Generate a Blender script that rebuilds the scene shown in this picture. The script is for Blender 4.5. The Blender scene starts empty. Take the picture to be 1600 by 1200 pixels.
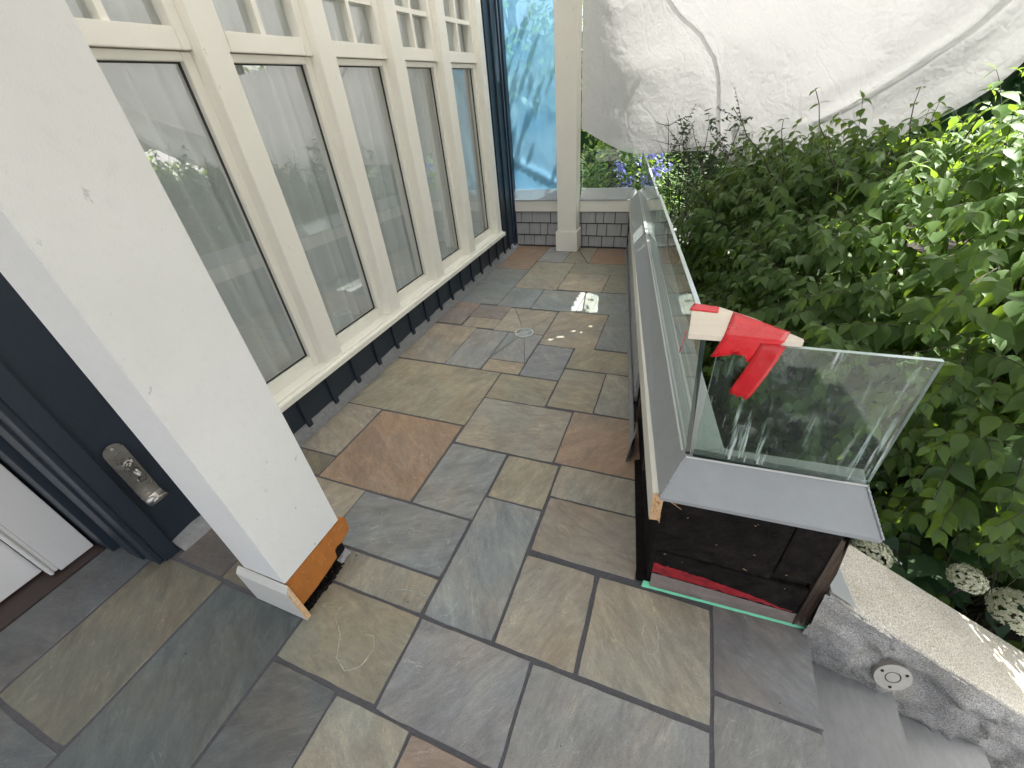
import bpy, bmesh, math, random
import numpy as np
from mathutils import Vector, Matrix, noise as mnoise
from mathutils.bvhtree import BVHTree
rnd = random.Random(7)
sc = bpy.context.scene
COL = sc.collection

# ------------------------------------------------------------------ camera
CAM = Vector((0, 0, 1.5))
RIGHT = Vector((0.931, 0.144, -0.337)); DOWN = Vector((0.357, -0.564, 0.745)); UPW = Vector((-0.082, -0.813, -0.576))
Mx = np.array([[0.9312, 0.3571, -0.0817], [0.1440, -0.5644, -0.8129], [-0.3365, 0.7449, -0.5759]])   # rows: camera right, down, forward in world axes
u_, _, vt_ = np.linalg.svd(Mx); Mx = u_ @ vt_
FPX = 639.7
cam = bpy.data.cameras.new('camera'); camo = bpy.data.objects.new('camera', cam); COL.objects.link(camo)
cam.sensor_fit = 'HORIZONTAL'; cam.sensor_width = 36; cam.lens = FPX / 1600 * 36; cam.clip_start = .02; cam.clip_end = 300
r_, d_, f_ = Mx
camo.matrix_world = Matrix(((r_[0], -d_[0], -f_[0], CAM.x), (r_[1], -d_[1], -f_[1], CAM.y), (r_[2], -d_[2], -f_[2], CAM.z), (0, 0, 0, 1)))
sc.camera = camo

# ------------------------------------------------------------------ light
SUN_EL = math.radians(64); SUN_AZ = math.atan2(.80, .36)
SUN = Vector((math.sin(SUN_AZ) * math.cos(SUN_EL), math.cos(SUN_AZ) * math.cos(SUN_EL), math.sin(SUN_EL)))
w = bpy.data.worlds.new('World'); sc.world = w; w.use_nodes = True
nt = w.node_tree; nt.nodes.clear()
sky = nt.nodes.new('ShaderNodeTexSky'); sky.sky_type = 'NISHITA'; sky.sun_disc = False
sky.sun_elevation = SUN_EL; sky.sun_rotation = SUN_AZ; sky.air_density = .65; sky.dust_density = 5.0; sky.ozone_density = 1.0
bg = nt.nodes.new('ShaderNodeBackground'); bg.inputs[1].default_value = .12
wo = nt.nodes.new('ShaderNodeOutputWorld'); hs = nt.nodes.new('ShaderNodeHueSaturation'); hs.inputs['Saturation'].default_value = .5; nt.links.new(sky.outputs[0], hs.inputs['Color']); nt.links.new(hs.outputs[0], bg.inputs[0]); nt.links.new(bg.outputs[0], wo.inputs[0])
sl = bpy.data.lights.new('sun', 'SUN'); sl.energy = 3.2; sl.angle = math.radians(.53); sl.color = (1, .965, .90)
so = bpy.data.objects.new('sun', sl); COL.objects.link(so); so.rotation_euler = SUN.to_track_quat('Z', 'Y').to_euler(); so.location = (6, 3, 10)
sc.view_settings.view_transform = 'Standard'; sc.view_settings.look = 'None'; sc.view_settings.gamma = 1
sc.view_settings.exposure = 2.48
sc.view_settings.use_curve_mapping = False
sc.render.engine = 'CYCLES'
cy = sc.cycles; cy.max_bounces = 8; cy.transparent_max_bounces = 24; cy.transmission_bounces = 6; cy.diffuse_bounces = 5; cy.glossy_bounces = 4
cy.use_denoising = True; cy.caustics_reflective = False; cy.caustics_refractive = False; cy.sample_clamp_indirect = 8

# ------------------------------------------------------------------ node helpers
class NB:
    def __init__(s, name):
        s.m = bpy.data.materials.new(name); s.m.use_nodes = True; s.nt = s.m.node_tree; s.nt.nodes.clear()
        s.out = s.nt.nodes.new('ShaderNodeOutputMaterial')
    def set(s, sock, v):
        if isinstance(v, bpy.types.NodeSocket): s.nt.links.new(v, sock)
        elif v is not None:
            if sock.type == 'RGBA' and len(v) == 3: v = (*v, 1)
            sock.default_value = v
    def n(s, t, o=0, props=None, **inp):
        nd = s.nt.nodes.new('ShaderNode' + t)
        for k, v in (props or {}).items(): setattr(nd, k, v)
        for k, v in inp.items():
            s.set(nd.inputs[int(k[1:])] if k[0] == 'i' and k[1:].isdigit() else nd.inputs[k.replace('_', ' ')], v)
        return nd.outputs[o]
    def coord(s, kind='Object', scale=(1, 1, 1), rand=0., rot=(0, 0, 0)):
        c = s.nt.nodes.new('ShaderNodeTexCoord').outputs[kind]
        if rand:
            r = s.objrand()
            r = s.n('Math', props={'operation': 'MULTIPLY'}, i0=r, i1=rand)
            c = s.n('VectorMath', props={'operation': 'ADD'}, i0=c, i1=r)
        return s.n('Mapping', Vector=c, Scale=scale, Rotation=rot)
    def objrand(s):
        return s.nt.nodes.new('ShaderNodeObjectInfo').outputs['Random']
    def objcol(s):
        return s.nt.nodes.new('ShaderNodeObjectInfo').outputs['Color']
    def noise(s, vec, scale, detail=4, rough=.55, dist=0., out='Fac'):
        nd = s.nt.nodes.new('ShaderNodeTexNoise'); s.set(nd.inputs['Vector'], vec)
        nd.inputs['Scale'].default_value = scale; nd.inputs['Detail'].default_value = detail
        nd.inputs['Roughness'].default_value = rough; nd.inputs['Distortion'].default_value = dist
        return nd.outputs[out]
    def voro(s, vec, scale, feature='F1', out='Distance', rnd_=1.):
        nd = s.nt.nodes.new('ShaderNodeTexVoronoi'); nd.feature = feature; s.set(nd.inputs['Vector'], vec)
        nd.inputs['Scale'].default_value = scale; nd.inputs['Randomness'].default_value = rnd_
        return nd.outputs[out]
    def ramp(s, fac, pts, interp='LINEAR'):
        nd = s.nt.nodes.new('ShaderNodeValToRGB'); nd.color_ramp.interpolation = interp; s.set(nd.inputs[0], fac)
        e = nd.color_ramp.elements
        while len(e) < len(pts): e.new(.5)
        for el, (p, c) in zip(e, pts):
            el.position = p; el.color = (c, c, c, 1) if isinstance(c, (int, float)) else (*c, 1)
        return nd.outputs[0]
    def mix(s, fac, a, b, mode='MIX'):
        nd = s.nt.nodes.new('ShaderNodeMix'); nd.data_type = 'RGBA'; nd.blend_type = mode; nd.clamp_factor = True
        s.set(nd.inputs[0], fac); s.set(nd.inputs[6], a); s.set(nd.inputs[7], b); return nd.outputs[2]
    def math(s, op, a, b=None, c=None):
        nd = s.nt.nodes.new('ShaderNodeMath'); nd.operation = op
        s.set(nd.inputs[0], a)
        if b is not None: s.set(nd.inputs[1], b)
        if c is not None: s.set(nd.inputs[2], c)
        return nd.outputs[0]
    def bump(s, h, strength=.5, dist=.01, normal=None):
        nd = s.nt.nodes.new('ShaderNodeBump'); nd.inputs['Strength'].default_value = strength; nd.inputs['Distance'].default_value = dist
        s.set(nd.inputs['Height'], h); s.set(nd.inputs['Normal'], normal); return nd.outputs[0]
    def pr(s, color, rough=.5, normal=None, spec=.5, metal=0., trans=0.):
        nd = s.nt.nodes.new('ShaderNodeBsdfPrincipled')
        s.set(nd.inputs['Base Color'], color); s.set(nd.inputs['Roughness'], rough); s.set(nd.inputs['Metallic'], metal)
        s.set(nd.inputs['Specular IOR Level'], spec); s.set(nd.inputs['Normal'], normal)
        return nd.outputs[0]
    def fin(s, sh):
        s.nt.links.new(sh, s.out.inputs[0]); return s.m

def paint(name, c, rough=.45, dirt=.12, scale=1., grain=0., bumps=.12, scuff=True):
    b = NB(name); v = b.coord('Object', rand=7.)
    n1 = b.noise(v, 2.2 * scale, 5); n2 = b.noise(v, 40 * scale, 4); n3 = b.noise(v, 230, 2)
    col = b.mix(b.ramp(n1, [(.35, 0.), (.7, 1.)]), tuple(x * (1 - dirt * .5) for x in c), c)
    col = b.mix(b.math('MULTIPLY', b.ramp(n2, [(.55, 0.), (.75, 1.)]), dirt), col, tuple(x * .72 for x in c))
    if scuff:
        sp = b.ramp(b.noise(b.coord('Object', (1, 1, .45), rand=3.), 34, 5, .68), [(.665, 0.), (.70, 1.)])
        col = b.mix(b.math('MULTIPLY', sp, .55), col, tuple(x * .45 for x in c))
    nb = b.bump(b.math('ADD', b.math('MULTIPLY', n2, .6), b.math('MULTIPLY', n3, .35)), bumps, .004)
    return b.fin(b.pr(col, b.math('ADD', b.math('MULTIPLY', n2, .2), rough - .08), nb, .4))

def slate_mat():
    b = NB('slate'); v = b.coord('Object', rand=37.); base = b.objcol()
    ob = b.objrand()
    vs = b.n('VectorRotate', props={'rotation_type': 'Z_AXIS'}, Vector=v, Angle=b.math('MULTIPLY', ob, 3.0))
    vst = b.n('Mapping', Vector=vs, Scale=(1, .35, 1))
    big = b.noise(v, 3.1, 4, .55, .4); mid = b.noise(vst, 13, 6, .62, .9); fine = b.noise(vst, 70, 5, .7); grit = b.noise(v, 420, 2, .6)
    # cleft layers: stepped height with sharp little scarps
    lay = b.noise(vst, 4.2, 5, .6, 1.3)
    st = b.math('MULTIPLY', lay, 9.); fr = b.math('FRACT', st); fl = b.math('FLOOR', st)
    edge = b.ramp(fr, [(0., 1.), (.05, 0.), (.96, 0.), (1., 1.)])
    edge = b.math('MULTIPLY', edge, b.ramp(b.noise(v, 7., 3), [(.48, 0.), (.62, 1.)]))
    warm = b.mix(.55, base, (1.2, .99, .80), 'MULTIPLY')
    cool = b.mix(.5, base, (.93, 1.0, 1.05), 'MULTIPLY')
    c = b.mix(b.ramp(big, [(.36, 0.), (.68, 1.)]), cool, warm)
    blot = b.noise(v, 5.5, 5, .65, .6)
    c = b.mix(b.math('MULTIPLY', b.ramp(blot, [(.30, 1.), (.50, 0.)]), .5), c, b.mix(1., c, (.66, .65, .66), 'MULTIPLY'))
    c = b.mix(b.math('MULTIPLY', b.ramp(blot, [(.54, 0.), (.74, 1.)]), .4), c, b.mix(1., c, (1.35, 1.3, 1.18), 'MULTIPLY'))
    scr = b.noise(b.n('Mapping', Vector=vs, Scale=(1, .16, 1), Rotation=(0, 0, .35)), 38, 6, .72, 1.6)
    c = b.mix(b.math('MULTIPLY', b.ramp(mid, [(.30, 1.), (.52, 0.)]), .62), c, b.mix(1., c, (.60, .60, .62), 'MULTIPLY'))
    c = b.mix(b.math('MULTIPLY', b.ramp(mid, [(.52, 0.), (.72, 1.)]), .5), c, b.mix(1., c, (1.5, 1.47, 1.4), 'MULTIPLY'))
    c = b.mix(b.math('MULTIPLY', b.ramp(fine, [(.50, 0.), (.72, 1.)]), .36), c, b.mix(1., c, (1.65, 1.63, 1.55), 'MULTIPLY'))
    c = b.mix(b.math('MULTIPLY', b.ramp(fine, [(.28, 1.), (.46, 0.)]), .32), c, b.mix(1., c, (.55, .55, .56), 'MULTIPLY'))
    c = b.mix(b.math('MULTIPLY', b.ramp(scr, [(.60, 0.), (.70, 1.)]), .40), c, b.mix(1., c, (1.9, 1.88, 1.8), 'MULTIPLY'))
    c = b.mix(b.math('MULTIPLY', b.ramp(grit, [(.35, 1.), (.5, 0.)]), .28), c, (.04, .04, .04))
    c = b.mix(b.math('MULTIPLY', edge, .5), c, b.mix(1., c, (2.1, 2.05, 1.95), 'MULTIPLY'))  # cleft edges lightened in the colour, as if they caught light
    h = b.math('ADD', b.math('MULTIPLY', fl, .16), b.math('MULTIPLY', mid, .55))
    h = b.math('ADD', h, b.math('MULTIPLY', fine, .28)); h = b.math('ADD', h, b.math('MULTIPLY', grit, .08))
    h = b.math('ADD', h, b.math('MULTIPLY', scr, .25)); nb = b.bump(h, .8, .008)
    return b.fin(b.pr(c, b.math('ADD', b.math('MULTIPLY', mid, .25), .30), nb, .5))

def simple(name, c, rough=.5, metal=0., ns=30., var=.2, bump=.2, spec=.5, dist=.004, stretch=(1, 1, 1)):
    b = NB(name); v = b.coord('Object', stretch, rand=5.)
    n1 = b.noise(v, ns, 6, .62); n2 = b.noise(v, ns * .12, 3)
    c2 = tuple(x * (1 - var) for x in c); c3 = tuple(min(1, x * (1 + var)) for x in c)
    col = b.mix(b.ramp(n1, [(.3, 0.), (.7, 1.)]), c2, c3); col = b.mix(b.math('MULTIPLY', b.ramp(n2, [(.4, 0.), (.7, 1.)]), .5), col, c2)
    return b.fin(b.pr(col, b.math('ADD', b.math('MULTIPLY', n1, .2), rough - .1), b.bump(n1, bump, dist), spec, metal))

def granite_mat(name, tint, rough_bump=.25):
    b = NB(name); v = b.coord('Object')
    a = b.noise(v, 230, 3, .75); d = b.noise(v, 330, 2, .7); e = b.noise(v, 9, 4)
    c = b.ramp(a, [(.30, tuple(x * .34 for x in tint)), (.43, tuple(x * .72 for x in tint)), (.52, tint), (.66, tuple(min(.85, x * 1.45) for x in tint))])
    c = b.mix(b.ramp(d, [(.62, 0.), (.68, 1.)]), c, (.05, .05, .055))
    c = b.mix(b.math('MULTIPLY', b.ramp(e, [(.42, 0.), (.7, 1.)]), .45), c, b.mix(1., c, (.72, .68, .58), 'MULTIPLY'))
    return b.fin(b.pr(c, .6, b.bump(b.math('ADD', a, b.math('MULTIPLY', e, 2.)), rough_bump, .003), .4))

def two_sided_fresnel(b, ior):
    bf = b.nt.nodes.new('ShaderNodeNewGeometry').outputs['Backfacing']
    i = b.math('ADD', b.math('MULTIPLY', bf, 1 / ior - ior), ior)
    return b.n('Fresnel', IOR=i)
def glass_mat(name, tint=(.90, .96, .93), ior=1.5, dirt=None):
    b = NB(name)
    tr = b.n('BsdfTransparent', Color=tint); gl = b.n('BsdfGlossy', Color=(1, 1, 1), Roughness=.0)
    f = two_sided_fresnel(b, ior)
    sh = b.n('MixShader', i0=f, i1=tr, i2=gl)
    if dirt:
        v = b.coord('Object', (1, 1, .05)); s1 = b.noise(v, 75, 3, .6)
        v2 = b.coord('Object'); s2 = b.noise(v2, 9, 6, .7); s3 = b.noise(v2, 60, 4, .7)
        fac = b.math('MULTIPLY', b.ramp(s1, [(.56, 0.), (.64, 1.)]), b.ramp(b.noise(b.coord('Object', (1, 1, .45)), 7, 3, .5), [(.50, 0.), (.60, 1.)]))
        fac = b.math('MAXIMUM', fac, b.math('MULTIPLY', b.ramp(s2, [(.52, 0.), (.75, .45)]), b.ramp(s3, [(.4, 0.), (.65, 1.)])))
        fac = b.math('MULTIPLY', fac, dirt)
        sh = b.n('MixShader', i0=fac, i1=sh, i2=b.n('BsdfDiffuse', Color=(.62, .68, .64)))
    return b.fin(sh)

def leaf_mat(name, c1, c2, tl=(.14, .24, .03), gloss=.42):
    b = NB(name)
    at = b.nt.nodes.new('ShaderNodeAttribute'); at.attribute_name = 'var'
    v = b.math('FRACT', b.math('ADD', at.outputs['Fac'], b.objrand()))
    c = b.mix(v, c1, c2)
    n1 = b.noise(b.coord('Object'), 45, 3)
    c = b.mix(b.math('MULTIPLY', n1, .35), c, b.mix(1., c, (.7, .75, .7), 'MULTIPLY'))
    t = b.mix(v, tl, tuple(x * 1.35 for x in tl))
    dif = b.n('BsdfDiffuse', Color=c); tra = b.n('BsdfTranslucent', Color=t)
    sh = b.n('MixShader', i0=.46, i1=dif, i2=tra)
    fr = b.n('Fresnel', IOR=1.5); gl = b.n('BsdfGlossy', Color=(.85, .9, .85), Roughness=gloss)
    return b.fin(b.n('MixShader', i0=b.math('MULTIPLY', fr, .38), i1=sh, i2=gl))

def tarp_mat(name, dcol, tcol, tmix, rough=.35, crumple=1., blue=False):
    b = NB(name); v = b.coord('Object')
    w1 = b.noise(v, 5., 6, .62, .8); vz = b.voro(b.n('VectorMath', props={'operation': 'ADD'}, i0=v, i1=b.noise(v, 6, 3, out='Color')), 6.5)
    w2 = b.noise(b.coord('Object', (1, 1, .4)), 19, 4, .6); fine = b.noise(v, 220, 2)
    rid = b.math('ABSOLUTE', b.math('SUBTRACT', b.noise(b.coord('Object', (1, 1, .55), rot=(0, .5, .3)), 3.2, 3, .5, .4), .5))
    cr = b.ramp(rid, [(0., 1.), (.035, 0.)])
    h = b.math('ADD', b.math('MULTIPLY', w1, .9), b.math('MULTIPLY', vz, .5)); h = b.math('ADD', h, b.math('MULTIPLY', w2, .35))
    h = b.math('ADD', h, b.math('MULTIPLY', cr, .42)); h = b.math('ADD', h, b.math('MULTIPLY', fine, .02))
    nb = b.bump(h, .27 * crumple, .045)
    dif = b.n('BsdfDiffuse', Color=dcol, Normal=nb); tra = b.n('BsdfTranslucent', Color=tcol, Normal=nb)
    gl = b.n('BsdfGlossy', Color=(1, 1, 1), Roughness=rough, Normal=nb)
    sh = b.n('MixShader', i0=tmix, i1=dif, i2=tra); fr = b.n('Fresnel', IOR=1.4, Normal=nb)
    sh = b.n('MixShader', i0=b.math('MULTIPLY', fr, .7), i1=sh, i2=gl)
    if blue: sh = b.n('MixShader', i0=.16, i1=sh, i2=b.n('BsdfTransparent', Color=(.55, .78, .95)))
    return b.fin(sh)

M = {}
M['slate'] = slate_mat()
M['step'] = simple('step_stone', (.19, .195, .195), .5, ns=60, var=.16, bump=.25, stretch=(1, .4, 1))
M['grout'] = simple('grout', (.085, .084, .092), .85, ns=120, var=.25, bump=.4)
M['white'] = paint('cream_trim_paint', (.81, .79, .71), .42, .10)
M['column'] = paint('white_column_paint', (.79, .79, .765), .5, .16, bumps=.45)
M['door'] = paint('white_door_paint', (.72, .71, .69), .4, .08)
M['navy'] = paint('dark_navy_paint', (.024, .034, .048), .4, .25, bumps=.25)
M['shingle'] = simple('grey_shingle_paint', (.34, .345, .345), .6, ns=45, var=.12, bump=.35, stretch=(1, 1, .12))
M['cap'] = simple('grey_coated_metal', (.305, .32, .325), .42, ns=18, var=.07, bump=.05, spec=.5)
M['weld'] = simple('weld_bead', (.33, .34, .35), .5, ns=160, var=.3, bump=.8, metal=.3)
M['black'] = simple('black_sheathing', (.012, .0095, .008), .85, ns=26, var=.85, bump=1., dist=.014, spec=.15)
M['oldwood'] = simple('stained_old_wood', (.055, .032, .02), .7, ns=40, var=.6, bump=.7, stretch=(1, 1, .1), dist=.01)
M['orange'] = simple('orange_primed_board', (.44, .155, .03), .5, ns=35, var=.16, bump=.3, stretch=(1, 1, .5))
M['rawwood'] = simple('bare_softwood', (.62, .40, .22), .7, ns=60, var=.25, bump=.4, stretch=(.2, 1, 1))
M['ply'] = simple('pale_plywood', (.78, .70, .58), .6, ns=22, var=.10, bump=.2, stretch=(.25, 1, 1))
M['redtape'] = simple('red_sheathing_tape', (.72, .012, .02), .28, ns=14, var=.12, bump=.5, dist=.006, spec=.5)
M['redmem'] = simple('red_membrane', (.30, .012, .02), .5, ns=40, var=.5, bump=.6, dist=.006)
M['green'] = simple('green_masking_tape', (.16, .60, .36), .55, ns=50, var=.12, bump=.4)
M['membrane'] = simple('grey_membrane', (.23, .23, .23), .55, ns=40, var=.22, bump=.5)
M['brownmem'] = simple('dusty_brown_flashing', (.20, .165, .145), .7, ns=30, var=.25, bump=.4)
M['steel'] = simple('stainless_steel', (.68, .66, .62), .36, metal=.6, ns=50, var=.1, bump=.04)
M['platesteel'] = simple('brushed_plate', (.44, .42, .39), .3, metal=.85, ns=50, var=.15, bump=.06)
M['darksteel'] = simple('tarnished_tap_metal', (.30, .29, .27), .3, metal=1., ns=60, var=.3, bump=.2)
M['pit'] = simple('drain_dark', (.012, .012, .012), .9, ns=50, var=.3, bump=.2)
M['thresh'] = simple('dark_threshold_wood', (.045, .028, .024), .5, ns=40, var=.4, bump=.4, stretch=(1, .1, 1))
M['granite'] = granite_mat('granite_slab', (.50, .47, .41))
M['rock'] = granite_mat('rough_granite', (.33, .322, .305), 1.0)
M['gedge'] = simple('glass_cut_edge', (.45, .56, .52), .15, ns=8, var=.1, bump=0., spec=.8)
M['gdark'] = simple('glass_dark_edge', (.012, .028, .024), .12, ns=8, var=.1, bump=0., spec=.8)
M['glass'] = glass_mat('balustrade_glass')
M['dirtyglass'] = glass_mat('streaked_glass', (.86, .94, .90), 1.5, .75)
M['winglass'] = glass_mat('window_glass', (.94, .975, .965), 3.3)
M['spacer'] = simple('dark_gasket', (.03, .03, .03), .5, ns=40, var=.1, bump=0.)
M['room'] = simple('dim_room_wall', (.30, .29, .27), .8, ns=10, var=.1, bump=0.)
M['tarp'] = tarp_mat('white_tarp', (.70, .70, .70), (.27, .269, .264), .34)
M['tarphem'] = tarp_mat('white_tarp_hem', (.80, .80, .80), (.86, .86, .85), .66)
M['canopy'] = tarp_mat('thin_poly_sheet', (.80, .80, .80), (.86, .86, .85), .72)  # very translucent, so the added overhead sheet brightens the terrace
def film_mat():
    b = NB('blue_film'); v = b.coord('Object'); w1 = b.noise(v, 2.2, 3, .5); w2 = b.noise(v, 14, 3)
    nb = b.bump(b.math('ADD', w1, b.math('MULTIPLY', w2, .2)), .12, .03)
    t = b.mix(b.ramp(w1, [(.35, 0.), (.65, 1.)]), (.13, .32, .50), (.22, .42, .58))
    sh = b.n('MixShader', i0=.78, i1=b.n('BsdfDiffuse', Color=(.05, .15, .27), Normal=nb), i2=b.n('BsdfTranslucent', Color=t, Normal=nb))
    sh = b.n('MixShader', i0=b.math('MULTIPLY', two_sided_fresnel(b, 1.45), .8), i1=sh, i2=b.n('BsdfGlossy', Color=(1, 1, 1), Roughness=.1, Normal=nb))
    return b.fin(b.n('MixShader', i0=.26, i1=sh, i2=b.n('BsdfTransparent', Color=(.50, .75, .92))))
M['film'] = film_mat()
M['leaf'] = leaf_mat('shrub_leaf', (.072, .130, .046), (.115, .178, .062), (.28, .43, .035))
M['leafsmall'] = leaf_mat('small_dark_leaf', (.045, .075, .035), (.07, .10, .05), (.10, .17, .03))
M['leafbig'] = leaf_mat('hydrangea_leaf', (.022, .06, .028), (.045, .095, .036), (.08, .20, .03))
M['leafsunlit'] = leaf_mat('sunlit_ground_leaf', (.09, .20, .03), (.14, .26, .045), (.34, .52, .04))  # green raised to look sunlit, though the plants stand in shade
M['bark'] = simple('shrub_bark', (.05, .04, .028), .8, ns=60, var=.4, bump=.5)
M['petal'] = leaf_mat('cream_petal', (.62, .62, .45), (.74, .74, .60), (.5, .52, .38), .6)
M['blue'] = leaf_mat('blue_petal', (.16, .16, .55), (.28, .26, .70), (.2, .2, .6), .6)
M['soil'] = simple('garden_soil', (.026, .02, .015), .9, ns=26, var=.5, bump=.8, dist=.03)
M['concrete'] = simple('pale_driveway', (.17, .165, .155), .8, ns=30, var=.12, bump=.3)
def curtain_mat():
    b = NB('sheer_curtain'); v = b.coord('Object', (1, 1, .02)); n1 = b.noise(v, 60, 3)
    c = b.mix(n1, (.90, .925, .925), (.93, .95, .945))
    return b.fin(b.n('MixShader', i0=.22, i1=b.n('BsdfDiffuse', Color=c), i2=b.n('BsdfTranslucent', Color=(.7, .7, .7))))
M['curtain'] = curtain_mat()

# ------------------------------------------------------------------ object helpers
WLOC = {}
def empty(name, loc, label, cat, group=None):
    o = bpy.data.objects.new(name, None); COL.objects.link(o); o.location = loc; o.empty_display_size = .1
    o['label'] = label; o['category'] = cat; o['kind'] = 'thing'
    if group: o['group'] = group
    WLOC[o.name] = Vector(loc); return o
def tag(o, label, cat, group=None, kind=None):
    if label: o['label'] = label
    if cat: o['category'] = cat
    if group: o['group'] = group
    if kind: o['kind'] = kind
    return o
class MB:
    def __init__(s): s.v = []; s.f = []
    def add(s, vs, fs):
        k = len(s.v); s.v += [tuple(x) for x in vs]; s.f += [tuple(i + k for i in f) for f in fs]; return s
    def box(s, x0, x1, y0, y1, z0, z1):
        return s.add([(x, y, z) for z in (z0, z1) for y in (y0, y1) for x in (x0, x1)],
                     [(0, 2, 3, 1), (4, 5, 7, 6), (0, 1, 5, 4), (2, 6, 7, 3), (0, 4, 6, 2), (1, 3, 7, 5)])
    def hexa(s, b4, t4):     # two loops of 4, same winding (counter-clockwise from above)
        return s.add(list(b4) + list(t4), [(3, 2, 1, 0), (4, 5, 6, 7)] + [(i, (i + 1) % 4, 4 + (i + 1) % 4, 4 + i) for i in range(4)])
    def prism(s, loop, vec):
        n = len(loop); vec = Vector(vec)
        return s.add(list(loop) + [tuple(Vector(p) + vec) for p in loop], [tuple(range(n))[::-1], tuple(range(n, 2 * n))] + [(i, (i + 1) % n, n + (i + 1) % n, n + i) for i in range(n)])
    def tube(s, pts, r, seg=8, cap=True):
        pts = [Vector(p) for p in pts]; rs = r if isinstance(r, (list, tuple)) else [r] * len(pts); vs = []; fs = []
        up = Vector((0, 0, 1))
        for i, p in enumerate(pts):
            t = (pts[min(i + 1, len(pts) - 1)] - pts[max(i - 1, 0)]).normalized()
            a = t.cross(up if abs(t.z) < .95 else Vector((1, 0, 0))).normalized(); c = a.cross(t)
            for k in range(seg):
                an = 2 * math.pi * k / seg; vs.append(p + (a * math.cos(an) + c * math.sin(an)) * rs[i])
        for i in range(len(pts) - 1):
            for k in range(seg):
                fs.append((i * seg + k, (i + 1) * seg + k, (i + 1) * seg + (k + 1) % seg, i * seg + (k + 1) % seg))
        if cap: fs.append(tuple(range(seg))); fs.append(tuple((len(pts) - 1) * seg + k for k in range(seg))[::-1])
        return s.add(vs, fs)
    def ring(s, c, r0, r1, z0, z1, seg=40):
        vs = []; fs = []
        for k in range(seg):
            a = 2 * math.pi * k / seg; ca, sa = math.cos(a), math.sin(a)
            vs += [(c[0] + r0 * ca, c[1] + r0 * sa, z0), (c[0] + r1 * ca, c[1] + r1 * sa, z0), (c[0] + r1 * ca, c[1] + r1 * sa, z1), (c[0] + r0 * ca, c[1] + r0 * sa, z1)]
        for k in range(seg):
            a = 4 * k; b = 4 * ((k + 1) % seg)
            fs += [(a + 1, b + 1, b + 2, a + 2), (a + 2, b + 2, b + 3, a + 3), (a + 3, b + 3, b, a)]
        return s.add(vs, fs)
    def build(s, name, mat, parent=None, bevel=0., smooth=False, origin=None, fix=True):
        off = WLOC[parent.name] if parent else Vector((0, 0, 0))
        loc = Vector(origin) if origin is not None else Vector(off)
        me = bpy.data.meshes.new(name); me.from_pydata([tuple(Vector(p) - loc) for p in s.v], [], s.f)
        bm = bmesh.new(); bm.from_mesh(me)
        if fix: bmesh.ops.recalc_face_normals(bm, faces=bm.faces)
        if bevel:
            ed = [e for e in bm.edges if len(e.link_faces) == 2 and e.calc_face_angle(0) > .5]
            bmesh.ops.bevel(bm, geom=ed, offset=bevel, segments=2, affect='EDGES', clamp_overlap=True)
        bm.to_mesh(me); bm.free()
        if smooth:
            for p in me.polygons: p.use_smooth = True
        mats = mat if isinstance(mat, list) else [mat]
        for m_ in mats: me.materials.append(M[m_])
        o = bpy.data.objects.new(name, me); COL.objects.link(o)
        if parent: o.parent = parent
        o.location = loc - off; WLOC[o.name] = Vector(loc)
        return o

# ------------------------------------------------------------------ ground
g = MB().box(-60, 60, -60, 60, -1.0, -.62).build('ground', 'concrete'); tag(g, 'pale sunlit paved yard beyond the garden', None, kind='structure')
def soil():
    m = MB(); N = 40; vs = []; fs = []
    for i in range(N + 1):
        for j in range(N + 1):
            x = .10 + 6.5 * i / N; y = .95 + (4.2 + 4 * max(0, min(1, (x - .5) / .6))) * j / N
            z = -.575 + .05 * mnoise.noise(Vector((x * 2.3, y * 2.3, 1)))
            vs.append((x, y, z))
    for i in range(N):
        for j in range(N): fs.append((i * (N + 1) + j, (i + 1) * (N + 1) + j, (i + 1) * (N + 1) + j + 1, i * (N + 1) + j + 1))
    m.add(vs, fs); o = m.build('garden_bed', 'soil', smooth=True); tag(o, 'dark soil of the planting bed under the shrubs', None, kind='structure')
soil()
m = MB(); m.add([(-2.6, 4.93, -.60), (-.05, 4.93, -.60), (-.05, 7.6, -.60), (-2.6, 7.6, -.60)], [(0, 1, 2, 3)]); tag(m.build('garden_bed', 'soil'), 'dark planting bed behind the shingled end wall', None, kind='structure')

# ------------------------------------------------------------------ terrace paving
WX = -1.822
def pe(y): return .018 - .156 * (y - .867)          # paving edge along the angled parapet
bed = MB().prism([(-2.6, -1.6, -.0024), (.555, -1.6, -.0024), (.555, .905, -.0024), (.08, .93, -.0024), (-.50, 4.72, -.0024), (-2.6, 4.72, -.0024)], (0, 0, -.3))
bed = bed.build('terrace_floor', 'grout'); tag(bed, 'stone paved terrace floor with dark grey mortar joints', None, kind='structure')
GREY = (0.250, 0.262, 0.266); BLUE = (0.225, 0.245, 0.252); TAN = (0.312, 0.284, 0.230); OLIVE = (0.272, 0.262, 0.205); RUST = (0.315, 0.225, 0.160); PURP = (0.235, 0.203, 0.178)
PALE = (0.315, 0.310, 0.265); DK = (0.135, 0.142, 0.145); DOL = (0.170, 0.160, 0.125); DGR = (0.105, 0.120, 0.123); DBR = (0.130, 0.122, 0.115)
def R4(x0, x1, y0, y1): return [(x0, y0), (x1, y0), (x1, y1), (x0, y1)]
def RP(x0, y0, y1): return [(x0, y0), (pe(y0), y0), (pe(y1), y1), (x0, y1)]
dc = (-1.026, 2.593)
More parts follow.
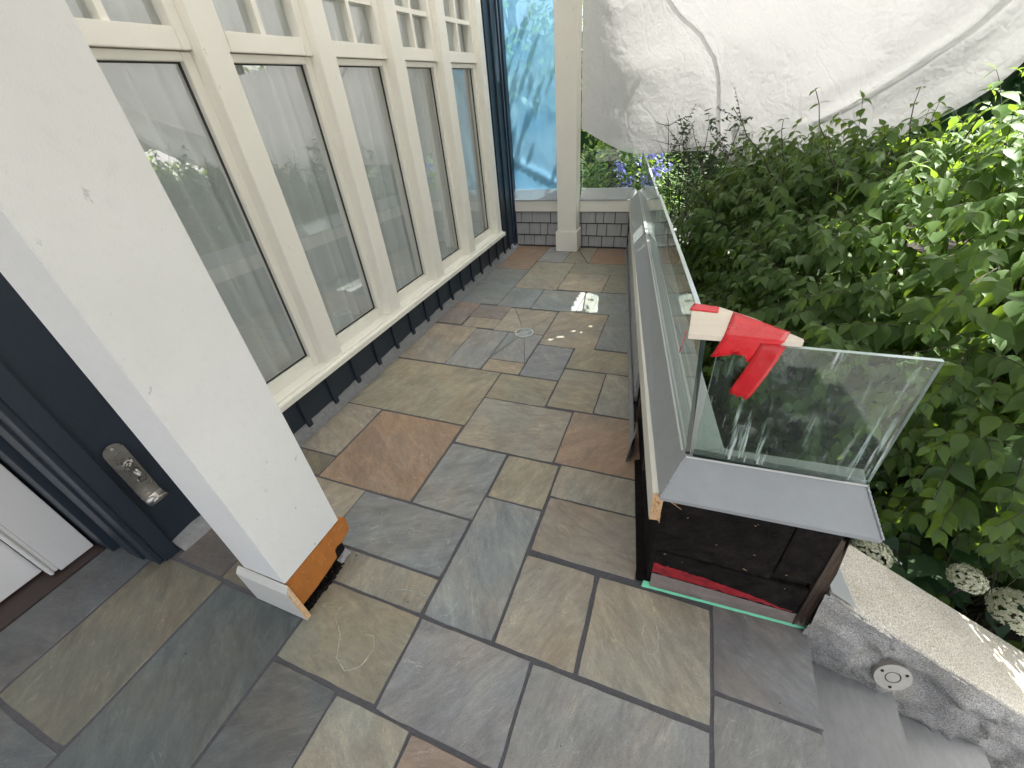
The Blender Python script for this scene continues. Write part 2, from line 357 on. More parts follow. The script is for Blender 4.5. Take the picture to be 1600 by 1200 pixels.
TILES = [
 (R4(WX, -1.435, 3.905, 4.665), RUST), (R4(-1.435, -1.15, 4.16, 4.665), GREY), ([(-1.15, 4.16), (-.88, 4.165), (-1.115, 4.665), (-1.15, 4.665)], OLIVE),
 ([(-.874, 4.172), (-.874, 4.665), (-1.110, 4.665)], OLIVE), (RP(-.874, 4.175, 4.665), RUST), (R4(-1.43, -1.012, 3.43, 4.152), TAN), (RP(-1.012, 3.87, 4.17), OLIVE),
 (R4(-1.012, -.60, 3.452, 3.87), TAN), (RP(-.60, 3.458, 3.872), OLIVE), (R4(WX, -1.43, 3.035, 3.90), BLUE), (R4(-1.43, -1.122, 3.018, 3.428), GREY), (R4(-1.122, -.73, 3.02, 3.428), GREY),
 (RP(-.73, 3.026, 3.45), GREY), (R4(WX, -1.588, 2.625, 3.035), PURP), (R4(-1.588, -1.285, 2.776, 3.018), PURP), (R4(-1.575, -1.285, 2.606, 2.776), TAN),
 ([(-1.285, 2.592), dc, (-1.252, 2.998), (-1.285, 2.998)], TAN), ([dc, (-.871, 2.998), (-1.250, 2.998)], TAN), ([dc, (-.871, 2.592), (-.871, 2.996)], TAN),
 ([(-1.145, 2.58), (-1.145, 2.20), dc], GREY), ([(-1.143, 2.193), (-.882, 2.193), dc], GREY), ([(-.879, 2.193), (-.871, 2.588), dc], GREY),
 (R4(-.866, -.459, 2.455, 3.018), TAN), (RP(-.459, 2.482, 3.035), GREY), (R4(WX, -1.427, 2.054, 2.606), TAN), (R4(-1.427, -1.148, 2.05, 2.585), GREY),
 (R4(-1.145, -.872, 2.046, 2.19), TAN), (R4(-.868, -.60, 2.045, 2.45), GREY), (RP(-.597, 2.20, 2.468), OLIVE), (R4(WX, -.993, 1.495, 2.042), OLIVE),
 (R4(-.99, -.604, 1.768, 2.038), OLIVE), (R4(-.60, -.327, 1.782, 2.193), TAN), (RP(-.327, 1.787, 2.198), PALE), (R4(WX, -1.557, 1.08, 1.493), TAN), (R4(-1.55, -1.0, .936, 1.487), RUST),
 (R4(WX, -1.552, .94, 1.076), DOL), (R4(WX, -1.25, .757, .932), TAN), (R4(-.99, -.436, 1.358, 1.765), TAN), ([(-.434, 1.363), (.0, 1.366), (-.08, 1.782), (-.434, 1.772)], RUST),
 (R4(-.993, -.677, .936, 1.35), GREY), (R4(-.668, -.40, 1.076, 1.35), OLIVE), (R4(-.396, .02, 1.16, 1.36), TAN), (R4(-.675, -.402, .514, 1.071), GREY),
 (R4(-.391, .02, .878, 1.156), TAN), (R4(-.396, -.121, .514, .857), TAN), (R4(-.110, .274, .514, .856), TAN), (R4(-1.25, -.684, .657, .930), BLUE),
 (R4(-1.25, -.684, .513, .650), OLIVE), (R4(-1.092, -.678, .230, .508), OLIVE), (R4(-.672, -.260, .221, .505), GREY), (R4(-.254, .272, -.12, .502), GREY),
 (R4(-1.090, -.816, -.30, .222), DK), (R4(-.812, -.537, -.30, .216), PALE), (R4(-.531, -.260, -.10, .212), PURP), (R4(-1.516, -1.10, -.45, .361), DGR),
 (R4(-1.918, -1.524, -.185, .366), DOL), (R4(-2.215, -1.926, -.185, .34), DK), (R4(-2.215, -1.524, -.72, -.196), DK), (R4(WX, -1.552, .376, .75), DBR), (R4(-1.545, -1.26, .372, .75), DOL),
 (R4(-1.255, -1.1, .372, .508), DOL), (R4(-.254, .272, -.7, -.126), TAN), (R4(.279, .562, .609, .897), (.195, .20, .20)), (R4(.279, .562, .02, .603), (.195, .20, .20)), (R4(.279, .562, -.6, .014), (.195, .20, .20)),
]
def shrink(poly, d):
    n = len(poly); out = []
    a = sum(poly[i][0] * poly[(i + 1) % n][1] - poly[(i + 1) % n][0] * poly[i][1] for i in range(n))
    if a < 0: poly = poly[::-1]
    for i in range(n):
        p0, p1, p2 = (Vector(poly[(i + k) % n]) for k in (-1, 0, 1))
        e1 = (p1 - p0).normalized(); e2 = (p2 - p1).normalized(); n1 = Vector((-e1.y, e1.x)); n2 = Vector((-e2.y, e2.x))
        den = 1 + n1.dot(n2); out.append(p1 + (n1 + n2) * (d / max(.45, den)))
    return out
def flagstone(poly, c):
    cx = sum(p[0] for p in poly) / len(poly); cyy = sum(p[1] for p in poly) / len(poly)
    j = .0017 if cyy > 1.6 else (.0014 if cyy > .9 else .0010)
    if len(poly) == 3 or (abs(cx + 1.05) < .2 and 2.15 < cyy < 2.9): j = .0009
    sp = shrink(poly, j); loop = []
    n = len(sp)
    for i in range(n):
        a, b = sp[i], sp[(i + 1) % n]; L = (b - a).length; k = max(2, int(L / .045)); nn = Vector((-(b - a).y, (b - a).x)).normalized()
        for q in range(k):
            t = q / k; p = a + (b - a) * t
            if 0 < q: p = p + nn * rnd.uniform(-.0004, .0022) * (1 if j > .0010 - 1e-6 and len(poly) > 3 else .3)
            else:
                p = p + ((sp[(i + 1) % n] - a).normalized() + (sp[i - 1] - a).normalized()) * rnd.uniform(.0005, .004) * (1 if j > .0010 - 1e-6 and len(poly) > 3 else .2)
            loop.append(p)
    h = rnd.uniform(-.0012, .0012); tx, ty = rnd.uniform(-.002, .002), rnd.uniform(-.002, .002)
    m = MB(); N = len(loop); cc = Vector((cx, cyy))
    vs = [(p.x, p.y, -.03) for p in loop] + [(p.x, p.y, -.0026 + h) for p in loop]
    ins = []
    for p in loop:
        d = (cc - p); q = p + d.normalized() * min(.0022, d.length * .2); ins.append((q.x, q.y, h + tx * (q.x - cx) + ty * (q.y - cyy)))
    vs += ins; fs = [(i, (i + 1) % N, N + (i + 1) % N, N + i) for i in range(N)] + [(N + i, N + (i + 1) % N, 2 * N + (i + 1) % N, 2 * N + i) for i in range(N)] + [tuple(range(2 * N, 3 * N))]
    m.add(vs, fs); o = m.build('flagstone', 'slate', bed, origin=(cx, cyy, 0))
    v = rnd.uniform(.92, 1.08); o.color = (c[0] * v * rnd.uniform(.97, 1.03), c[1] * v, c[2] * v * rnd.uniform(.97, 1.03), 1)
    return o
for poly, c in TILES: flagstone(poly, c)
# thin raised cleft scars on the slabs
def scar(pts, wd=.0035):
    m = MB(); pts = [Vector((*p, .0022)) for p in pts]; L = []; Rr = []
    # smooth polyline
    q = []
    for i in range(len(pts) - 1):
        for k in range(6): q.append(pts[i].lerp(pts[i + 1], k / 6) + Vector((rnd.uniform(-1, 1), rnd.uniform(-1, 1), 0)) * .0022)
    q.append(pts[-1]); m.tube(q, [wd * rnd.uniform(.35, .8) for _ in q], 5); o = m.build('cleft_scar', 'slate', bed, smooth=True); o.color = (.42, .41, .35, 1); o.scale = (1, 1, .35); return o
# floor drain
dr = empty('floor_drain', (dc[0], dc[1], .004), 'round slotted metal floor drain set into the paving', 'drain')
MB().ring(dc, .058, .072, .0, .0075).build('rim', 'steel', dr, smooth=False)
MB().ring(dc, .0, .0585, .0, .0022).build('sump', 'pit', dr)
gr = MB(); ang = math.radians(38); ca, sa = math.cos(ang), math.sin(ang)
for k, (r0, r1) in enumerate(((.012, .02), (.027, .034), (.042, .049))): gr.ring(dc, r0, r1, .0024, .0062, 32)
for off in (-.010, .0, .010):
    gr.hexa([(dc[0] + ca * a - sa * b, dc[1] + sa * a + ca * b, .0025) for a, b in ((-.058, off - .0022), (.058, off - .0022), (.058, off + .0022), (-.058, off + .0022))],
            [(dc[0] + ca * a - sa * b, dc[1] + sa * a + ca * b, .0068) for a, b in ((-.058, off - .0022), (.058, off - .0022), (.058, off + .0022), (-.058, off + .0022))])
gr.build('grate', 'steel', dr)

# ------------------------------------------------------------------ stairs
for k, (x0, x1, z) in enumerate(((.545, .832, -.15), (.815, 1.116, -.30), (1.10, 1.40, -.45))):
    lab = ('upper grey stone step just below the paved landing', 'second grey stone step beside the rough granite kerb', 'lowest grey stone step at the frame corner')[k]
    st = empty('stone_step', (x0, .3, z), lab, 'step', 'grey stone steps beside the granite kerb')
    for y0, y1 in ((-1.2, .55), (.556, .90)):
        if k == 0: y0, y1 = (-1.2, .30) if y0 < 0 else (.306, .90)
        if k >= 1: y0, y1 = (-1.2, .10) if y0 < 0 else (.106, .91)
        MB().box(x0, x1, y0, y1, z - .04, z).build('tread', 'step', st, bevel=.004)
    MB().box(x0 - .02, x1 - .02, -1.2, .89, z - .16, z - .041).build('riser', 'step', st)

# ------------------------------------------------------------------ granite kerb
def zt(x): return .178 - .57 * (x - .63)
kb = empty('granite_kerb', (.9, 1.0, -.4), 'sloping granite cheek wall with rough split face beside the steps', 'kerb')
NX = 150
def rough():
    m = MB(); NZ = 36; vs = []; fs = []
    for i in range(NX + 1):
        x = .545 + 1.9 * i / NX
        for j in range(NZ + 1):
            t = j / NZ; z = (zt(x) - .006) * (1 - t) + (zt(x) - .55) * t
            p = Vector((x * 5, z * 7, 2.)); d = mnoise.fractal(p, .9, 2.1, 5) * .026 + abs(mnoise.noise(Vector((x * 4 + z * 6, z * 9, 5)))) * .036 + max(0, .12 - abs(mnoise.noise(Vector((x * 5 - z * 7, z * 6 + x * 3, 9))))) * .16
            d -= .02 * math.exp(-((z - zt(x) + .10 + .03 * math.sin(x * 9)) / .03) ** 2)
            d *= .25 + .75 * min(1, max(0, (x - .56) / .12))
            y = .884 - d * min(1., .25 + t * 6) - .016 * min(1, t * 5)
            vs.append((x, y, z + .012 * mnoise.noise(Vector((x * 11, z * 9, 8))) * min(1, t * 8)))
    for i in range(NX):
        for j in range(NZ): a = i * (NZ + 1) + j; fs.append((a, a + NZ + 1, a + NZ + 2, a + 1))
    m.add(vs, fs); m.build('rough_face', 'rock', kb, smooth=True)
rough()
def slab():
    m = MB(); vs = []; fs = []
    for i in range(NX + 1):
        x = .56 + 1.9 * i / NX; z = zt(x)
        jy = .006 * mnoise.noise(Vector((x * 16, 3, 0))) + .004 * mnoise.noise(Vector((x * 60, 7, 0)))
        vs += [(x, .884 + jy - .004, z - .016), (x, .889 + jy, z - .003), (x, .90 + jy, z), (x, 1.15, z), (x, 1.155, z - .006), (x, 1.155, z - .6)]
    for i in range(NX):
        for j in range(5): a = i * 6 + j; fs.append((a, a + 6, a + 7, a + 1))
    fs.append((0, 1, 2, 3, 4, 5)); m.add(vs, fs); m.build('top_slab', 'granite', kb)
slab()
# step light
lt = empty('step_light', (.80, .845, -.07), 'round pale metal step light on the rough granite face', 'light')
def disc(name, r0, r1, d0, d1, mat, cen=(.80, .858, -.066), nrm=Vector((.10, -.93, .34)), par=lt):
    m = MB().ring((0, 0), r0, r1, d0, d1, 36); q = nrm.normalized().to_track_quat('Z', 'Y').to_matrix()
    m.v = [tuple(q @ Vector(p) + Vector(cen)) for p in m.v]; return m.build(name, mat, par, smooth=False)
M['lightmetal'] = simple('pale_cast_metal', (.40, .38, .34), .45, ns=40, var=.12, bump=.15, metal=.2)
disc('housing', .0, .047, -.05, .004, 'lightmetal'); disc('rim', .0215, .049, .0041, .0085, 'lightmetal'); disc('lens', .0, .018, .0042, .0078, 'lightmetal'); disc('gasket', .0182, .0213, .0041, .005, 'pit')
for a in (30, 150, 270):
    q = Vector((.10, -.93, .34)).normalized(); qm = q.to_track_quat('Z', 'Y').to_matrix(); c = Vector((.80, .858, -.066)) + qm @ Vector((.037 * math.cos(math.radians(a)), .037 * math.sin(math.radians(a)), 0))
    disc('screw', .0, .0045, .0086, .0098, 'pit', tuple(c))

# ------------------------------------------------------------------ house wall
hw = empty('house_wall', (-1.9, 2.4, 0), 'dark navy board and batten house wall with tall cream framed windows', 'house wall')
SX = -1.868
bat = [.40] + [1.0, 1.223, 1.451, 1.673, 1.903, 2.127, 2.351, 2.575, 2.801, 3.013, 3.224, 3.449, 3.66, 3.88, 4.092]
up = [4.294, 4.45, 4.60, 4.69]
edges = [.40, .62] + bat[1:]
for a, b_ in zip(edges[:-1], edges[1:]):
    MB().box(SX - .03, SX, a, b_, .018, .262 if a > .6 else 2.9).build('siding_board', 'navy', hw)
for a, b_ in zip([4.092] + up[:-1], up[:-1] + [4.80]): MB().box(SX - .03, SX, a if a > 4.1 else 4.092, b_, .018, 2.9 if a > 4.1 else .262).build('siding_board', 'navy', hw)
MB().box(SX - .03, SX, 4.155, 4.294, .262, 2.9).build('siding_board', 'navy', hw)
for y in bat[1:] + [.62]: MB().box(SX, SX + .016, y - .017, y + .017, .02, .262 if y > .7 else 2.9).build('batten', 'navy', hw, bevel=.002)
for y in (4.294, 4.45, 4.60): MB().box(SX, SX + .016, y - .017, y + .017, .02, 2.9).build('batten', 'navy', hw, bevel=.002)
MB().box(SX, SX + .02, 4.655, 4.69, .02, 2.9).build('corner_board', 'navy', hw, bevel=.002)
MB().box(SX - .03, SX, .62, 4.155, 2.44, 2.9).build('siding_board', 'navy', hw)
# base flashing strip, wavy
m = MB(); vs = []; fs = []; K = 90
for i in range(K + 1):
    y = .41 + 4.25 * i / K; wv = .012 * mnoise.noise(Vector((y * 7, 0, 0))) + .006 * mnoise.noise(Vector((y * 23, 4, 0)))
    vs += [(SX + .001, y, .05 + wv), (SX + .010, y, .026 + wv * .6), (-1.826 + wv * .5, y, .006), (-1.812 + wv * .5, y, .001)]
for i in range(K):
    for j in range(3): a = i * 4 + j; fs.append((a, a + 4, a + 5, a + 1))
m.add(vs, fs); m.build('base_flashing', 'membrane', hw, smooth=True)
# window bank
MULL = [(.818, .943), (1.466, 1.591), (2.108, 2.231), (2.757, 2.885), (3.387, 3.513), (4.07, 4.172)]
XM = -1.82
MB().box(SX - .10, -1.785, .70, 4.19, .262, .298).build('window_sill', 'white', hw, bevel=.004)
MB().box(-1.93, -1.812, .74, 4.18, .2985, .309).build('sill_step', 'white', hw, bevel=.002)
for i, (a, b_) in enumerate(MULL): MB().box(-1.96, XM, a, b_, .309, 2.44).build('mullion' if 0 < i < 5 else 'casing', 'white', hw, bevel=.003)
MB().box(-1.96, XM - .001, .75, 4.171, 2.44, 2.56).build('head_casing', 'white', hw, bevel=.003)
XG = -1.912
for i in range(5):
    y0, y1 = MULL[i][1], MULL[i + 1][0]
    win = MB(); S = .044; XS = -1.882
    # lower sash
    win.box(XS - .05, XS, y0, y0 + S, .309, 1.735); win.box(XS - .05, XS, y1 - S, y1, .309, 1.735)
    win.box(XS - .05, XS - .0005, y0 + S, y1 - S, .309, .374); win.box(XS - .05, XS - .0005, y0 + S, y1 - S, 1.705, 1.735)
    # upper sash, proud
    XU = -1.862
    win.box(XU - .06, XU, y0, y0 + S, 1.738, 2.44); win.box(XU - .06, XU, y1 - S, y1, 1.738, 2.44)
    win.box(XU - .06, XU - .0005, y0 + S, y1 - S, 1.738, 1.806); win.box(XU - .06, XU - .0005, y0 + S, y1 - S, 2.395, 2.44)
    wo_ = win.build('window', 'white', hw, bevel=.0025)
    ym = (y0 + y1) / 2; mu = MB()
    mu.box(XG - .004, XU - .012, ym - .013, ym + .013, 1.806, 2.395)
    for z in (1.996, 2.19): mu.box(XG - .003, XU - .013, y0 + S, y1 - S, z - .013, z + .013)
    mu.build('muntin', 'white', wo_)
    ga = MB(); gx0, gx1 = XG - .004, XG + .006
    for z0, z1 in ((.374, 1.705),):
        ga.box(gx0, gx1, y0 + S, y0 + S + .004, z0, z1); ga.box(gx0, gx1, y1 - S - .005, y1 - S, z0, z1); ga.box(gx0, gx1, y0 + S + .006, y1 - S - .006, z0, z0 + .007); ga.box(gx0, gx1, y0 + S + .006, y1 - S - .006, z1 - .005, z1)
    ga.build('gasket', 'spacer', wo_)
    MB().add([(XG, y0 + .02, .33), (XG, y1 - .02, .33), (XG, y1 - .02, 1.74), (XG, y0 + .02, 1.74)], [(0, 1, 2, 3)]).build('pane', 'winglass', wo_, fix=False)
    MB().add([(XG - .003, y0 + .02, 1.76), (XG - .003, y1 - .02, 1.76), (XG - .003, y1 - .02, 2.42), (XG - .003, y0 + .02, 2.42)], [(0, 1, 2, 3)]).build('pane', 'winglass', wo_, fix=False)
# room behind
rm = MB(); rm.box(-4.6, -4.5, .42, 5, -.1, 2.9); rm.box(-4.5, -1.99, .42, .46, -.1, 2.9); rm.box(-4.5, -1.99, 4.6, 4.7, -.1, 2.9); rm.box(-4.5, -1.99, .46, 4.6, -.1, 0); rm.box(-4.5, -1.99, .46, 4.6, 2.8, 2.9)
tag(rm.build('interior_room', 'room'), 'dim room behind the window curtains', None, kind='structure')
CURT = ['white sheer curtain behind the window nearest the white column', 'white sheer curtain behind the second window from the column', 'white sheer curtain behind the middle window',
        'white sheer curtain behind the fourth window, next to the last', 'white sheer curtain behind the last window beside the dark corner siding']
for i in range(5):
    y0, y1 = MULL[i][1] - .04, MULL[i + 1][0] + .04; m = MB(); vs = []; fs = []; K = 120
    ph = rnd.uniform(0, 6)
    for k in range(K + 1):
        y = y0 + (y1 - y0) * k / K
        for j, z in enumerate((.06, .9, 1.7, 2.5)):
            a = .6 + .4 * j / 3
            x = -1.99 + .042 * math.sin(y * 52 + ph + .25 * j) * (.6 + .6 * mnoise.noise(Vector((y * 3, i, 0)))) + .022 * math.sin(y * 23 + ph * 2) + .012 * mnoise.noise(Vector((y * 9, i * 3, z * .6)))
            vs.append((x, y, z))
    for k in range(K):
        for j in range(3): a = k * 4 + j; fs.append((a, a + 4, a + 5, a + 1))
    m.add(vs, fs); tag(m.build('curtain', 'curtain', smooth=True), CURT[i], 'curtain', 'sheer curtains behind the windows')
# door recess: navy jamb, white door
dj = empty('door_frame', (-2.05, .33, 0), 'dark navy door casing and stepped jamb beside the entrance', 'door frame')
MB().box(-1.90, -1.842, .346, .404, .004, 2.9).build('casing', 'navy', dj, bevel=.003)
MB().box(-1.95, -1.856, .327, .3455, .004, 2.9).build('jamb', 'navy', dj, bevel=.002)
MB().box(-2.06, -1.951, .318, .40, .004, 2.9).build('jamb', 'navy', dj, bevel=.002)
MB().box(-2.13, -2.061, .332, .40, .004, 2.9).build('jamb', 'navy', dj, bevel=.002)
MB().box(-2.32, -2.131, .30, .40, .004, 2.9).build('jamb', 'navy', dj, bevel=.002)
dd = empty('front_door', (-2.3, -.2, 0), 'white entrance door with moulded edge at the left', 'door')
MB().box(-2.30, -2.25, .166, .290, .012, 2.2).build('stile', 'door', dd, bevel=.002)
MB().box(-2.29, -2.262, .150, .1655, .016, 2.2).build('moulding', 'door', dd, bevel=.003)
MB().box(-2.30, -2.252, .136, .1495, .016, 2.2).build('moulding', 'door', dd, bevel=.004)
MB().box(-2.36, -2.325, -.8, .1355, .016, 2.2).build('door_leaf', 'door', dd, bevel=.002)
MB().box(-2.42, -2.19, -.8, .30, -.02, .006).build('threshold', 'thresh', dd, bevel=.003)
MB().box(-2.6, -2.43, -1.6, .5, -.1, 2.9).build('back_wall', 'navy', dj)
# hose tap bracket
tp = empty('wall_tap', (-1.85, .465, .42), 'stainless hose bracket with a tap on the navy siding by the door', 'tap')
TX = -1.862
loop = []
for k in range(13):
    a = math.pi * k / 12; loop.append((TX + .008, .464 + .034 * math.cos(a), .535 + .034 * math.sin(a)))
loop += [(TX + .008, .430, .30), (TX + .008, .498, .30)]
MB().prism(loop, (-.003, 0, 0)).build('back_plate', 'platesteel', tp)
m = MB(); vs = []; fs = []
prof = [(.008, .30), (.012, .285), (.022, .276), (.036, .274), (.050, .280), (.060, .292), (.066, .308)]
for i, (px_, pz) in enumerate(prof):
    hwid = .034 - (.012 * ((i - 3) / 3) ** 2 if i > 3 else 0)
    vs += [(TX + px_, .464 - hwid, pz), (TX + px_, .464 + hwid, pz)]
for i in range(len(prof) - 1): a = 2 * i; fs.append((a, a + 1, a + 3, a + 2))
m.add(vs, fs); o = m.build('lip', 'platesteel', tp, smooth=True)
sm = o.modifiers.new('solid', 'SOLIDIFY'); sm.thickness = .003
MB().tube([(TX + .008, .464, .452), (TX + .03, .464, .452), (TX + .05, .464, .45), (TX + .062, .464, .438), (TX + .064, .464, .418)], [.014, .012, .012, .011, .011], 12).build('spout', 'darksteel', tp, smooth=True)
m = MB().tube([(TX + .064, .464, .424), (TX + .064, .464, .41)], .015, 12); m.build('collar', 'darksteel', tp)
m = MB().tube([(TX + .035, .464, .452), (TX + .046, .464, .49)], .006, 8)
for k in range(8):
    a = 2 * math.pi * k / 8; c = Vector((TX + .047, .464, .494)); e1 = Vector((0, 1, 0)); e2 = Vector((.96, 0, -.28)).normalized()
    m.tube([c, c + (e1 * math.cos(a) + e2 * math.sin(a)) * .02], [.006, .0045], 6)
m.build('handle', 'darksteel', tp, smooth=True)
for z in (.55, .385): MB().tube([(TX + .008, .464, z), (TX + .012, .464, z)], .005, 8).build('screw', 'steel', tp)

# ------------------------------------------------------------------ porch columns
c1 = empty('porch_column', (-1.2, .52, 0), 'near white square porch column with its base board torn off', 'column')
MB().box(-1.30, -1.10, .382, .655, .192, 2.75).build('shaft', 'column', c1, bevel=.003)
# remaining skirt board on the shaded side
m = MB(); m.add([(-1.325, .380, .0), (-1.07, .380, .0), (-1.07, .359, .0), (-1.325, .359, .0), (-1.325, .380, .196), (-1.085, .380, .196), (-1.085, .372, .192), (-1.325, .372, .192), (-1.325, .359, .176), (-1.078, .359, .176)],
              [(0, 1, 2, 3), (4, 7, 6, 5), (7, 8, 9, 6), (8, 3, 2, 9), (0, 4, 5, 1), (0, 3, 8, 7, 4), (1, 5, 6, 9, 2)])
M['skirt'] = paint('grimy_skirt_paint', (.66, .65, .60), .55, .3, bumps=.3)
m.build('skirt_board', 'skirt', c1, bevel=.0015)
MB().add([(-1.0695, .3795, .004), (-1.0695, .3595, .004), (-1.0775, .3595, .175), (-1.0835, .3725, .191), (-1.0835, .3795, .194)], [(0, 1, 2, 3, 4)]).build('raw_end', 'rawwood', c1)
lp = [(.384, .190), (.658, .190), (.672, .186), (.684, .165), (.678, .112), (.664, .100), (.622, .090), (.598, .098), (.584, .092), (.578, .055), (.53, .047), (.45, .040), (.386, .042)]
MB().prism([(-1.098, a, b_) for a, b_ in lp], (-.02, 0, 0)).build('sheathing_board', 'orange', c1, bevel=.001)
MB().box(-1.28, -1.128, .392, .64, -.004, .10).build('core', 'black', c1)
m = MB()
for k in range(260):
    y = .385 + .2 * rnd.random(); x = -1.10 + rnd.uniform(-.03, .012) * rnd.random() ** .4; s = rnd.uniform(.002, .0075)
    m.hexa([(x + dx * s, y + dy * s, 0) for dx, dy in ((-1.3, -.7), (.9, -1.1), (1.2, .8), (-.6, 1.2))], [(x + dx * s * .5, y + dy * s * .5, s * rnd.uniform(.9, 2.2)) for dx, dy in ((-1, -1), (1, -1), (1, 1), (-1, 1))])
o = m.build('mastic_crumbs', 'black', c1); o['kind'] = 'stuff'
m = MB(); vs = []; fs = []
for i in range(7):
    for j in range(7):
        x = -1.20 + .105 * i / 6; y = .60 + .055 * j / 6 - .02 * i / 6
        vs.append((x, y, .003 + .016 * abs(mnoise.noise(Vector((x * 60, y * 60, 1))))))
for i in range(6):
    for j in range(6): a = i * 7 + j; fs.append((a, a + 7, a + 8, a + 1))
M['mortar'] = simple('pale_mortar', (.42, .42, .42), .8, ns=60, var=.3, bump=.6)
m.add(vs, fs); m.build('mortar_patch', 'mortar', c1)
for k in range(16):
    y, z = rnd.uniform(.39, .66), rnd.uniform(.06, .19)
    if y > .57 and z < .11: z += .06
    if k == 0: spl = MB()
    a = Vector((-1.0975, y, z)); d = Vector((rnd.uniform(.0, .006), rnd.uniform(-.012, .012), rnd.uniform(-.006, .02)))
    spl.tube([a, a + d], [.0011, .0004], 4)
spl.build('splinters', 'rawwood', c1)['kind'] = 'stuff'
c2 = empty('porch_column', (-1.2, 4.6, 0), 'far cream square porch column standing on the paving by the tarp', 'column')
MB().box(-1.30, -1.095, 4.512, 4.688, .222, 2.75).build('shaft', 'white', c2, bevel=.003)
MB().box(-1.318, -1.078, 4.496, 4.689, .004, .2215).build('plinth', 'white', c2, bevel=.004)

# ------------------------------------------------------------------ far low wall
fw = empty('shingled_wall', (-1.2, 4.75, 0), 'low grey shingled end wall behind the far column', 'low wall')
YF = 4.694
MB().box(-1.87, -.46, YF + .012, YF + .20, -.3, .50).build('core', 'black', fw)  # black core shows in the course gaps, standing in for shadow lines
rows = [(.012, .120, [-1.86, -1.766, -1.64, -1.494, -1.37, -1.25, -1.13, -1.066, -.99, -.841, -.706, -.562]), (.134, .254, [-1.86, -1.691, -1.557, -1.468, -1.34, -1.2, -1.073, -1.02, -.898, -.793, -.636, -.562]),
        (.268, .378, [-1.86, -1.786, -1.651, -1.429, -1.33, -1.20, -1.08, -.919, -.83, -.708, -.562])]
for z0, z1, xs in rows:
    for a, b_ in zip(xs[:-1], xs[1:]):
        if -1.29 < a and b_ < -1.10: continue
        d = rnd.uniform(0, .002)
        MB().hexa([(a + .004, YF - .010 - d, z0 + rnd.uniform(-.0015, .0015)), (b_ - .004, YF - .010 - d, z0), (b_ - .004, YF + .011, z0), (a + .004, YF + .011, z0)], [(a + .004, YF + .003, z1), (b_ - .004, YF + .003, z1), (b_ - .004, YF + .011, z1), (a + .004, YF + .011, z1)]).build('shingle', 'shingle', fw)
for a, b_ in ((-1.87, -1.302), (-1.093, -.565)): MB().box(a, b_, YF - .018, YF + .0115, .387, .506).build('trim_board', 'white', fw, bevel=.002)
def far_cap(a, b_, e=0):
    pr_ = [(YF - .024, .500), (YF - .024, .512), (YF + .078, .603), (YF + .098, .603), (YF + .20, .512), (YF + .20, .500)]
    m = MB(); vs = [(a, y, z) for y, z in pr_] + [(b_ + e * (y - YF + .024) * .9, y, z) for y, z in pr_]; n = 6
    m.add(vs, [tuple(range(n)), tuple(range(n, 2 * n))[::-1]] + [(i, (i + 1) % n, n + (i + 1) % n, n + i) for i in range(n)]); m.build('metal_cap', 'cap', fw)
far_cap(-1.87, -1.302); far_cap(-1.093, -.60, .5)
def glass_panel(name, p0, p1, z0, z1, th, parent, mat='glass', top0=None, top1=None, e0='gedge', e1='gedge'):
    """upright sheet from p0 to p1 (xy) with its cut edges"""
    p0, p1 = Vector((*p0, 0)), Vector((*p1, 0)); t0 = Vector((*(top0 or p0[:2]), 0)); t1 = Vector((*(top1 or p1[:2]), 0))
    nrm = (p1 - p0).normalized().cross(Vector((0, 0, 1))) * th / 2; Z0, Z1 = Vector((0, 0, z0)), Vector((0, 0, z1))
    vs = [p0 - nrm + Z0, p1 - nrm + Z0, p1 + nrm + Z0, p0 + nrm + Z0, t0 - nrm + Z1, t1 - nrm + Z1, t1 + nrm + Z1, t0 + nrm + Z1]
    def q(*f): return MB().add([vs[k] for k in f], [(0, 1, 2, 3)])
    a = MB().add(vs, [(0, 1, 5, 4), (2, 3, 7, 6)]).build(name, mat, parent)
    q(4, 5, 6, 7).build('top_edge', 'gedge', a); q(3, 0, 4, 7).build('end_edge', e0, a); q(1, 2, 6, 5).build('end_edge', e1, a)
    return a
glass_panel('glass_panel', (-1.09, YF + .088), (-.545, YF + .088), .585, .965, .012, fw)

# ------------------------------------------------------------------ angled parapet with return
U = Vector((-.1541, .98806, 0)); NN = Vector((.98806, .1541, 0)); P0 = Vector((.04, .867, 0))
def L(s, n, z): p = P0 + U * s + NN * n; return (p.x, p.y, z)
pw = empty('parapet_wall', (0, 1.2, 0), 'half stripped angled parapet with grey metal cap and glass panels', 'parapet')
MB().hexa([L(.02, .02, -.4), L(.02, .19, -.4), L(3.86, .19, -.4), L(3.86, .02, -.4)], [L(.02, .02, .50), L(.02, .19, .50), L(3.86, .19, .50), L(3.86, .02, .50)]).build('sheathing', 'black', pw)
for z0, z1 in ((.012, .134), (.132, .262), (.26, .384)):
    s = .98 + rnd.uniform(0, .12)
    while s < 3.83:
        wd = rnd.uniform(.075, .17); e = min(3.85, s + wd); d = rnd.uniform(0, .002)
        MB().hexa([L(s + .002, -.002 - d, z0), L(s + .002, .019, z0), L(e - .002, .019, z0), L(e - .002, -.002 - d, z0)], [L(s + .002, .008, z1), L(s + .002, .019, z1), L(e - .002, .019, z1), L(e - .002, .008, z1)]).build('shingle', 'shingle', pw)
        s = e
MB().hexa([L(.005, -.012, .386), L(.005, .0195, .386), L(3.84, .0195, .386), L(3.84, -.012, .386)], [L(.005, -.012, .506), L(.005, .0195, .506), L(3.84, .0195, .506), L(3.84, -.012, .506)]).build('trim_board', 'white', pw, bevel=.002)
